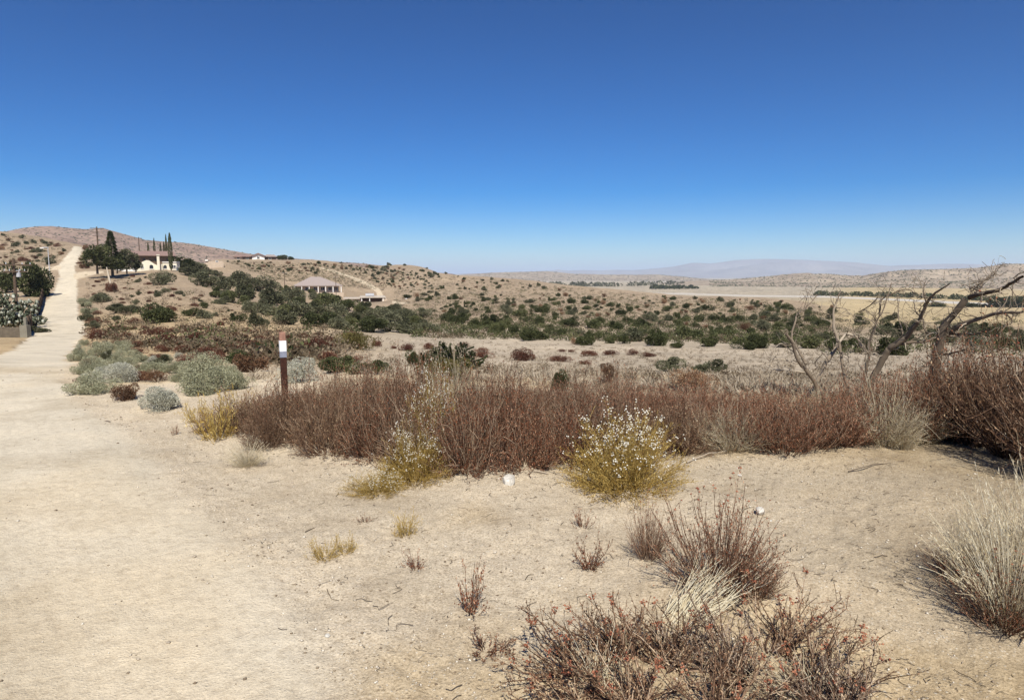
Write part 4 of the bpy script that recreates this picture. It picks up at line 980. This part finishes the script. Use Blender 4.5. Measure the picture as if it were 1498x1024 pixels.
def win(p, x, z, w, h, y, arch=False, frame='white_wall'):
    f = MB()
    t = .12
    if arch:
        n = 8; pts = [(x-w/2, z), (x+w/2, z)]+[(x+w/2*math.cos(math.pi*i/n), z+h-w/2+w/2*math.sin(math.pi*i/n)) for i in range(n+1)]
        o = MB().prism(pts, y-.06, y+.05).build('window', M['glass'], p)
        return MB().box(x-w/2-.1, x+w/2+.1, y-.14, y-.005, z-.14, z-.004).build('sill', M[frame], o)
    o = MB().box(x-w/2, x+w/2, y-.06, y+.05, z, z+h).build('window', M['glass'], p)
    for a in ((x-w/2-t, x-w/2-.004, z-t, z+h+t), (x+w/2+.004, x+w/2+t, z-t, z+h+t), (x-w/2, x+w/2, z+h+.004, z+h+t), (x-w/2, x+w/2, z-t, z-.004), (x-.04, x+.04, z+.01, z+h-.01)):
        f.box(a[0], a[1], y-.10, y-.004 if a[0] != x-.04 else y-.064, a[2], a[3])
    f.build('frame', M[frame], o)
# cream house: d about 205 m, 1 px = .205 m
def house_at(px, py, name, label, dd=None):
    X, Y, Z, D_ = hit(px, py)
    if dd: X, Y, Z = at(px, dd); D_ = dd
    Z = max(EYE+D_*float(azel(px, py)[1]), Z-.3)
    o = thing(name, (X, Y, Z), face((X, Y)), label, 'house'); return o, D_/F
h, u = house_at(222, 397, 'cream_house', 'cream stucco house with pink tiled roof and chimney on the left hill', 212)
X0 = -17*u; 
MB().box(-24*u, 27*u, 4, 13, -1.5, 20*u).build('upper_wall', M['darkw'], h)  # porch shade is put into this wall's dark colour
MB().hip(-27*u, 30*u, 2.8, 14.2, 20*u, 27*u, -25*u, 28*u).build('roof', M['tile'], h)
pr = MB().prism([(-17*u, -1.5), (8*u, -1.5), (8*u, 7*u), (4*u, 9*u), (-2*u, 13.5*u), (-5*u, 13.8*u), (-9*u, 12*u), (-15*u, 8.5*u), (-17*u, 8*u)], -2, 3.9).build('front_wing', M['cream'], h)
bx_ = MB().box(13*u, 33*u, -1, 3.8, -1.5, 11*u).build('flat_wing', M['cream'], h)
MB().box(12.8*u, 33.2*u, -1.2, 3.85, 11*u+.003, 11*u+.25).build('parapet', M['white_wall'], h)
MB().box(8*u+.01, 13*u-.01, -1.6, 3.7, -1.5, 9*u).build('link_wall', M['cream'], h)
ch = MB().box(6.8*u, 9.8*u, -2.6, -1.7, -1.5, 20*u).build('chimney', M['cream'], h); MB().box(6.5*u, 10.1*u, -2.8, -1.5, 20*u+.003, 21*u).build('chimney_cap', M['cream'], ch)
MB().box(-33*u, -17.1*u, -2.5, -2.2, -1.5, 4*u).build('garden_wall', M['white_wall'], h)
win(h, 0.2*u, 3*u, 4.2*u, 5*u, -2, True); win(h, 16*u, 3.4*u, 3.6*u, 4.4*u, -1, True); win(h, 26*u, 4*u, 4.2*u, 3.6*u, -1); win(h, -10*u, 3*u, 2.6*u, 3.4*u, -2)
for xx in (-18, -8, 6, 20): win(h, xx*u, 13*u, 3*u, 3.4*u, 4, frame='darkw')
MB().box(-40*u, -27*u, 2, 2.3, -1.5, 5*u).build('side_wall', M['white_wall'], h)
# purple hip roofed house
h, u = house_at(465, 427, 'hip_roofed_house', 'tan house under a broad mauve hip roof in the middle distance', 288)
MB().box(-29*u, 28*u, 0, 12, -3, 8*u).build('wall', M['tan_wall'], h)
MB().hip(-33*u, 33*u, -2.2, 14, 8*u, 21*u, -10*u, 3*u, .35).build('roof', M['purple_tile'], h)
for xx in (-31, -22, -12, 0, 10, 20, 31): MB().box(xx*u-.15, xx*u+.15, -2, -1.7, -2.5, 8*u-.01).build('porch_post', M['white_wall'], h)
for xx in (-24, -15, -4, 6, 16, 24): win(h, xx*u, 2*u, 4.6*u, 4.6*u, 0)
MB().box(-34*u, 34*u, -5, -2.4, -3, -.2).build('terrace', M['tan_wall'], h)
# flat roofed ranch house
h, u = house_at(532, 447, 'flat_roofed_house', 'low tan flat roofed ranch house among dark bushes', 255)
MB().box(-28*u, -4*u, 0, 10, -3, 9*u).build('left_wing', M['tan_wall'], h); MB().box(-29*u, -3.9*u, -.8, 10.6, 9*u+.003, 10.4*u).build('left_roof', M['roofing'], h)
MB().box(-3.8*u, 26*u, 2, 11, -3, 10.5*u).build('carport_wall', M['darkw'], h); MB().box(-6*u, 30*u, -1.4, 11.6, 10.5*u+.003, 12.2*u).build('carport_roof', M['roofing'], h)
for xx in (-4, 7, 26): MB().box(xx*u, xx*u+.3, -1.1, -.8, -3, 10.5*u-.004).build('carport_post', M['white_wall'], h)
MB().box(25*u, 32*u, -1.0, 8, -3, 9*u).build('end_wall', M['tan_wall'], h)
MB().box(2*u, 14*u, 3, 8, 13*u+.003, 16*u).build('roof_box', M['metal'], h)
win(h, -18*u, 2.5*u, 5*u, 4*u, 0); win(h, -9*u, 2.5*u, 4*u, 4*u, 0)
# white tank / trailer
X, Y, Z = at(594, 262); Z = EYE+262*float(azel(594, 444)[1]); u = .262
t = thing('water_tank', (X, Y, Z), face((X, Y)), 'white rounded tank on the bare yard right of the ranch house', 'tank')
MB().cyl(0, 0, -1, 5*u, 4*u, 4*u, 16).cyl(0, 0, 5*u, 7*u, 4*u, 1.2*u, 16).build('tank_body', M['white_wall'], t); MB().cyl(0, 0, 7*u, 7.5*u, 1.0*u, 1.0*u, 10).build('lid', M['metal'], t)
# ridge houses
h, u = house_at(379, 383, 'white_ridge_house', 'white gabled house on the ridge top', 415)
MB().prism([(-8*u, -3), (8*u, -3), (8*u, 5*u), (0, 8*u), (-8*u, 5*u)], 0, 14).build('wall', M['white_wall'], h)
MB().prism([(-9.5*u, 4.6*u), (0, 8.2*u), (9.5*u, 4.6*u), (9.5*u, 5.6*u), (0, 9.4*u), (-9.5*u, 5.6*u)], -1, 15).build('roof', M['tile'], h)
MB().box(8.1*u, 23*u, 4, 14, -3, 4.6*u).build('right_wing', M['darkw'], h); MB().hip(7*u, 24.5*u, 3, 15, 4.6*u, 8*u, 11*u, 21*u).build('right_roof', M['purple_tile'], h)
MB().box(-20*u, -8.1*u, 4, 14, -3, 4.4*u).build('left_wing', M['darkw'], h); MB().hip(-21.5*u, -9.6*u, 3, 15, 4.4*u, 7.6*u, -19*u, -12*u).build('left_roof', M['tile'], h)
win(h, 0, 1.5*u, 3*u, 3*u, 0); win(h, 15*u, 1*u, 3*u, 3*u, 4); win(h, -14*u, 1*u, 3*u, 3*u, 4)
h, u = house_at(352, 383, 'pink_ridge_house', 'low pinkish house left of the white gabled ridge house', 420)
MB().box(-7*u, 6*u, 0, 8, -3, 4*u).build('wall', M['tan_wall'], h); MB().hip(-8.5*u, 7.5*u, -1, 9, 4*u, 7.5*u, -4*u, 3*u).build('roof', M['tile'], h); win(h, -2*u, 1*u, 3*u, 2.4*u, 0)
h, u = house_at(316, 384, 'white_shed', 'small white flat building behind the trees of the left hill', 330)
MB().box(-12*u, 10*u, 0, 6, -3, 1.6*u).build('wall', M['tan_wall'], h); MB().box(-12.5*u, -9*u, -.5, 6.5, 1.6*u+.003, 3.4*u).build('roof_block', M['white_wall'], h); win(h, 2*u, .5*u, 2.6*u, 1.6*u, 0)
# valley ranch and sheds at right
for i, (px, py, w_, hh, dd, m_, lb) in enumerate([(1368,456,16,5,545,'white_wall','white low ranch building far down the valley at right'),(1387,458,13,4,540,'white_wall','white shed right of the ranch building in the valley'),(1404,459,20,3.5,540,'tan_wall','long tan shed at the right end of the valley ranch'),(1230,458,10,4,500,'metal','pale metal roofed shed behind the left dead tree')]):
    X, Y, Z = at(px, dd); Z = EYE+dd*float(azel(px, py)[1]); u = dd/F
    h = thing('valley_shed', (X, Y, Z), face((X, Y))+.2, lb, 'shed', 'sheds of the valley ranch')
    MB().box(-w_/2*u, w_/2*u, 0, 7, -3, hh*.6*u).build('wall', M[m_], h); MB().hip(-w_/2*u-.4, w_/2*u+.4, -.5, 7.5, hh*.6*u, hh*u, -w_/2*u+.5, w_/2*u-.5).build('roof', M['white_wall'], h)
    MB().box(-w_*.2*u, w_*.05*u, -.06, .05, -1, hh*.45*u).build('door', M['darkw'], h)

# ------------------------------------------------------------------ far trees: tree > trunk, crown
def crown_mesh(seed, kind, m, n=3200):
    r = np.random.default_rng(seed); A_ = Acc()
    if kind == 'round':
        lc = unit(r.normal(size=(14, 3)))*(.16+.22*r.random((14, 1))); lc[:, 2] = lc[:, 2]*.95+.50; k = r.integers(0, 14, n); v = unit(r.normal(size=(n, 3)))
        C = lc[k]+v*((.13+.09*r.random(14))[k]*(.6+.5*r.random(n)))[:, None]; A_.leaves(C, v+np.array([0, 0, .3]), .06, .04, np.clip(.1+.6*r.random(n)+(r.random(14)[k]-.5)*.4, 0, 1), r)
    elif kind == 'cone':
        z = .08+.92*r.random(n)**1.15; tier = (z*11) % 1; rad = (1-z)*.42*(.55+.45*(1-tier))*np.sqrt(.25+.75*r.random(n))*(.8+.4*r.random()); ph = r.random(n)*6.28; rad *= .8+.25*np.sin(ph*3+z*9)
        C = np.stack([rad*np.cos(ph), rad*np.sin(ph), z-.04*rad], -1); U = np.stack([np.cos(ph), np.sin(ph), -.3+0*z], -1); A_.leaves(C, U, .06, .02, np.clip(.05+.5*r.random(n)+.2*tier, 0, 1), r)
    elif kind == 'column':
        z = r.random(n); rad = .11*np.sin(np.pi*np.clip(z*.88+.12, 0, 1))**.6*(.7+.4*r.random(n)); ph = r.random(n)*6.28
        C = np.stack([rad*np.cos(ph), rad*np.sin(ph), .03+.97*z], -1); U = np.stack([np.cos(ph)*.3, np.sin(ph)*.3, 1+0*z], -1); A_.leaves(C, U, .05, .02, r.random(n)*.5, r)
    return A_.mesh('crown', M[m])
CR = {k: crown_mesh(400+i, kd, m, n) for i, (k, kd, m, n) in enumerate([('round', 'round', 'leaf_green', 4200), ('cone', 'cone', 'leaf_green', 4200), ('column', 'column', 'leaf_green', 1500), ('brown', 'round', 'leaf_olive', 3600), ('round2', 'round', 'leaf_green', 3600)])}
TK = MB().cyl(0, 0, -.1, .5, .035, .022, 8).cyl(.0, 0, .5, .72, .022, .008, 8)
tm = bpy.data.meshes.new('trunk'); tm.from_pydata(TK.v, [], TK.f); tm.materials.append(M['bark'])
def ftree(name, kind, px, py, wpx, hpx, d, label, cat='tree', group='trees around the hillside houses'):
    X, Y, _ = at(px, d); Z = EYE+d*float(azel(px, py)[1]); o = thing(name, (X, Y, Z), rng.random()*6, label, cat, group)
    w_ = wpx*d/F/({'round': .85, 'round2': .85, 'brown': .85, 'cone': .72, 'column': .24}[kind]); hh = hpx*d/F/({'round': 1.05, 'round2': 1.05, 'brown': 1.05}.get(kind, 1))
    for nm, me in (('trunk', tm), ('crown', CR[kind])): OBJ(nm, me, o).scale = (w_, w_, hh)
ftree('shade_tree', 'round', 143, 397, 34, 36, 188, 'round dark green tree beside the road, left of the conifer')
ftree('conifer', 'cone', 165, 398, 36, 51, 192, 'tall pointed dark conifer left of the cream house')
ftree('shade_tree', 'brown', 186, 397, 26, 34, 196, 'brownish green tree between conifer and cream house')
ftree('shade_tree', 'round2', 199, 397, 14, 16, 197, 'low dark tree at the left corner of the cream house')
ftree('shade_tree', 'round2', 172, 398, 26, 22, 186, 'low dark foliage in front of the conifer')
ftree('shade_tree', 'round2', 269, 399, 30, 25, 214, 'broad green tree right of the cream house')
ftree('shade_tree', 'brown', 290, 400, 20, 18, 220, 'smaller dull tree right of the broad green tree')
for px, top, lb, d in ((219, 361, 'shortest leftmost cypress behind the house roof', 236), (228, 356, 'middle cypress behind the house roof', 236), (237, 361, 'short cypress just left of the tall pair', 236), (242, 360, 'short cypress touching the tall pair', 238), (245.5, 351, 'left one of the two tall cypresses', 232)):
    ftree('cypress', 'column', px, 396, 3.0, 396-top, d, lb, 'cypress', 'slim cypresses behind the cream house')
ftree('cypress', 'column', 251, 396, 5.6, 47, 206, 'tallest cypress at the right end of the cream house', 'cypress', 'slim cypresses behind the cream house')
ftree('shade_tree', 'round2', 414, 382, 17, 10, 425, 'larger dark tree right of the white ridge house'); ftree('shade_tree', 'round', 427, 382, 9, 7, 425, 'smaller dark tree at the right of the ridge top pair')
for px, w_, h_, lb in ((1378, 30, 14, 'dark broad tree beside the valley ranch'), (1415, 22, 14, 'dark tree right of the valley ranch'), (1437, 24, 12, 'bushy tree farther right in the valley'), (1480, 40, 20, 'dark tree mass at the right edge of the valley'), (1352, 12, 7, 'small tree left of the valley ranch')):
    ftree('valley_tree', 'round2', px, 456, w_, h_, 560, lb, 'tree', 'trees by the valley ranch')
ftree('shade_tree', 'round', 596, 438, 12, 8, 275, 'light green tree behind the white tank')
# white leaning trunk on the slope
A_ = Acc(); X, Y, Z = at(161, 150); e_ = EYE+150*float(azel(161, 412)[1]); P = np.array([[[0, 0, -.3], [-.25, 0, .9], [-.45, .1, 1.7], [-.6, .1, 2.7]]]); A_.tubes(P, np.array([[.2, .17, .14, .09]]), 1.0, 8)
o = OBJ('bare_trunk', A_.mesh('bare_trunk', M['deadwood'], True), None, (X, Y, e_)); tag(o, 'bare pale leaning tree trunk on the slope below the conifer', 'tree trunk')

# ------------------------------------------------------------------ utility poles
def upole(px, ytop, ybase, d, label, r0=.15, arms=((.93, 1.2), (.84, 1.2)), pm='pole', steps=False, kind='utility_pole'):
    X, Y, _ = at(px, d); zb_ = EYE+d*float(azel(px, ybase)[1]); H_ = d*float(azel(px, ytop)[1])-d*float(azel(px, ybase)[1])
    o = thing(kind, (X, Y, zb_), face((X, Y))+.25, label, 'pole', 'utility poles')
    MB().cyl(0, 0, -.8, H_, r0, r0*.65, 10).build('shaft', M[pm], o)
    for f, w_ in arms:
        c_ = MB().box(-w_, w_, -r0-.12, -r0-.005, H_*f-.07, H_*f+.07).build('crossarm', M['pole'], o)
        for xx in (-w_*.9, -w_*.45, w_*.45, w_*.9): MB().cyl(xx, -r0-.06, H_*f+.072, H_*f+.25, .05, .035, 6).build('insulator', M['metal'], c_)
    return o, H_
o, H_ = upole(21, 378, 475, 82, 'dark utility pole with two crossarms behind the low wall at left', .17, ((.90, 1.45), (.80, .9)))
MB().cyl(.32, -.1, H_*.72, H_*.82, .2, .2, 12).build('transformer', M['metal'], o)
upole(146, 332, 372, 240, 'tall dark pole with many arms above the round tree', .26, ((.94, 1.8), (.8, 1.8), (.66, 1.4)))
upole(206, 347, 372, 300, 'slim distant pole above the left end of the house roof', .2, ((.93, 1.0),))
upole(416, 398, 418, 250, 'short dark pole left of the hip roofed house', .14, ((.9, .8),))
upole(491, 404, 428, 262, 'dark pole in front of the right end of the hip roofed house', .14, ((.92, .8),))
o, H_ = upole(73, 362, 404, 190, 'thin pale pole with a light head beside the road', .11, (), 'metal', kind='lamp_post')
MB().box(-1.0, .1, -.12, .12, H_-.15, H_+.05).build('lamp_arm', M['metal'], o); MB().box(-1.5, -.9, -.3, .3, H_-.35, H_-.06).build('lamp_head', M['white_wall'], o)

# ------------------------------------------------------------------ fence, wall and cactus at the left
M['fence'] = plain('dark fence boards', (.075, .052, .040), .9, .4, 5); M['block'] = plain('grey block wall', (.14, .115, .085), .9, .3, 2.5); M['pale_board'] = plain('pale board', (.22, .20, .155), .9, .15, 3)
def fence(p0, p1, h0, h1, npost, label):
    (xa, ya, za, _), (xb, yb, zb2, _) = hit(*p0), hit(*p1); o = thing('board_fence', (xa, ya, za), 0, label, 'fence', 'fence along the road')
    L = math.hypot(xb-xa, yb-ya); n = int(L/.32); m_ = MB()
    for i in range(n):
        t = (i+.5)/n; X, Y = (xb-xa)*t, (yb-ya)*t; Z = float(hgt(xa+X, ya+Y))-za; a = math.atan2(yb-ya, xb-xa); hh = (h0+(h1-h0)*t)*(1+rng.uniform(-.06, .04))
        m_.box(-.15, .15, -.015, .015, -.3, hh, a, (X, Y, Z))
    m_.build('boards', M['fence'], o)
    for i in range(npost+1):
        t = i/npost; X, Y = (xb-xa)*t, (yb-ya)*t; Z = float(hgt(xa+X, ya+Y))-za
        MB().box(-.09, .09, -.09, .09, -.4, h0+(h1-h0)*t+.18).build('fence_post', M['pale_board'] if i in (0, npost) else M['pole'], o, loc=(X+.1, Y, Z))
fence((37, 493), (49, 472), 1.25, 1.2, 4, 'dark board fence beside the road, nearer stretch ending at the low wall')
fence((51, 467), (63, 433), 1.3, 1.5, 7, 'dark board fence beside the road, farther stretch')
(xa, ya, za, _), (xb, yb, zb2, _) = hit(-40, 493), hit(33, 494); w_ = thing('block_wall', (xb, yb, zb2), 0, 'low grey block wall at the left edge, ending in a pale slab', 'wall')
n = 8; m_ = MB()
for i in range(n):
    t0, t1 = i/n, (i+1)/n; X0_, Y0_ = (xa-xb)*t0, (ya-yb)*t0; a = math.atan2(ya-yb, xa-xb); L = math.hypot(xa-xb, ya-yb)/n
    m_.box(.003, L-.003, -.12, .12, -.5, .75, a, (X0_, Y0_, float(hgt(xb+X0_, yb+Y0_))-zb2))
m_.build('blocks', M['block'], w_); MB().box(-.02, .5, -.22, .22, -.5, .9).build('end_slab', M['pale_board'], w_)
M['pad'] = plant_mat('cactus pad', [(0, (.03, .035, .022)), (.6, (.10, .115, .075)), (1, (.50, .50, .42))], .1)
def cactus(px, py, wpx, hpx, d, seed, label, n=70):
    r = np.random.default_rng(seed); X, Y, _ = at(px, d); Z = EYE+d*float(azel(px, py)[1]); W_, H_ = wpx*d/F, hpx*d/F
    o = thing('prickly_pear', (X, Y, Z), 0, label, 'cactus', 'pale cactus thicket'); A_ = Acc()
    k = 12; ang = np.arange(k)*2*math.pi/k
    for i in range(n):
        c_ = np.array([r.normal()*.24*W_, r.normal()*.12*W_, abs(r.normal())*.42*H_+.1]); c_[2] = min(c_[2], H_*.92); s = .12+.12*r.random(); a = r.random()*3.14; tl = r.normal()*.35
        ux = np.array([math.cos(a), math.sin(a), 0]); uz = np.array([-math.sin(a)*math.sin(tl), math.cos(a)*math.sin(tl), math.cos(tl)]); nn = np.cross(ux, uz)*.035
        ring = c_+np.outer(np.cos(ang)*s*.75, ux)+np.outer(np.sin(ang)*s, uz)
        V = np.concatenate([ring, [c_+nn*2], [c_-nn*2]]); Fa = [(j, (j+1) % k, k) for j in range(k)]+[((j+1) % k, j, k+1) for j in range(k)]
        A_.add(V, Fa, r.random())
    OBJ('foliage', A_.mesh('foliage', M['pad'], True), o)
    MB().cyl(0, 0, -.2, H_*.45, .16, .1, 8).build('trunk', M['bark'], o)
cactus(6, 478, 44, 40, 79, 1, 'pale flowering cactus mass behind the low wall, left part', 420); cactus(36, 476, 28, 30, 78, 2, 'pale cactus mass behind the fence, right part', 260)
# spiny cactus tree near the plain
def cholla(px, py, w_px, h_px, label):
    X, Y, Z, d = hit(px, py); W_, H_ = w_px*d/F, h_px*d/F; r = np.random.default_rng(9); o = thing('cholla', (X, Y, Z), 0, label, 'cactus')
    n = 60; P = stems_pts(r, n, 6, H_*.95, (5, 84), .25, -.35, .2, .5); A_ = Acc(); A_.tubes(P, np.full((n, 6), .035), .1+.4*r.random(n), 6)
    Q = twigs(P, r, 9, .26, .25, 3, 1.2, .3); A_.tubes(Q, np.full(Q.shape[:2], .026), .5*r.random(len(Q)), 5); OBJ('joints', A_.mesh('joints', M['leaf_green'], True), o)
    B = Acc(); C, dv = along(Q, r, 11, 0, 1); v = unit(r.normal(size=C.shape)+np.array([0, -.3, .4])); B.leaves(C+v*.04, v, .07, .018, r.random(len(C))*.9, r); OBJ('spines', B.mesh('spines', M['tuftm']), o)
cholla(655, 541, 58, 56, 'dark spiny cactus tree with pale tips beyond the brush')

# ------------------------------------------------------------------ sky, sun, air
SUN_EL, SUN_AZ = R(50), R(180-6)           # azimuth clockwise from +Y: the sun is behind the camera
w = bpy.data.worlds.new('World'); scene.world = w; w.use_nodes = True
nt = w.node_tree; bg = nt.nodes['Background']
sk = nt.nodes.new('ShaderNodeTexSky'); sk.sky_type = 'NISHITA'; sk.sun_disc = False
sk.sun_elevation = SUN_EL; sk.sun_rotation = SUN_AZ; sk.altitude = 1500
sk.air_density = 1.0; sk.dust_density = .6; sk.ozone_density = 6.0
hs = nt.nodes.new('ShaderNodeHueSaturation'); hs.inputs['Saturation'].default_value = 1.33; hs.inputs['Hue'].default_value = .503
gm = nt.nodes.new('ShaderNodeGamma'); gm.inputs[1].default_value = 1.38
nt.links.new(sk.outputs[0], gm.inputs[0]); nt.links.new(gm.outputs[0], hs.inputs['Color']); nt.links.new(hs.outputs[0], bg.inputs[0])
bg.inputs[1].default_value = .040
sd = bpy.data.lights.new('sun', 'SUN'); sd.energy = 5.0; sd.angle = R(.53); sd.color = (1, .95, .84)
so = bpy.data.objects.new('sun', sd); COL.objects.link(so)
from mathutils import Vector
sv = Vector((math.sin(SUN_AZ)*math.cos(SUN_EL), math.cos(SUN_AZ)*math.cos(SUN_EL), math.sin(SUN_EL)))
so.rotation_euler = sv.to_track_quat('Z', 'Y').to_euler(); so.location = (5, -20, 30)
def haze():
    m = bpy.data.materials.new('haze'); m.use_nodes = True; t = m.node_tree; t.nodes.clear()
    o = t.nodes.new('ShaderNodeOutputMaterial'); v = t.nodes.new('ShaderNodeVolumePrincipled')
    v.inputs['Color'].default_value = (.66, .80, 1, 1); v.inputs['Density'].default_value = 7e-5; v.inputs['Anisotropy'].default_value = 0
    t.links.new(v.outputs[0], o.inputs['Volume'])
    s = 62000; z0, z1 = -40, 480
    V = np.array([(x, y, z) for x in (-s, s) for y in (-s, s) for z in (z0, z1)], float)
    Fq = np.array([(0,1,3,2),(4,6,7,5),(0,4,5,1),(2,3,7,6),(0,2,6,4),(1,5,7,3)])
    tag(OBJ('haze', mesh_np('haze', V, [Fq], None, m)), kind='stuff')
haze()
finish_labels()
vs = scene.view_settings; vs.view_transform = 'Standard'; vs.look = 'None'; vs.exposure = .31; vs.gamma = 1; vs.use_curve_mapping = False
scene.display_settings.display_device = 'sRGB'
scene.cycles.max_bounces = 6; scene.cycles.transparent_max_bounces = 8; scene.cycles.volume_bounces = 1
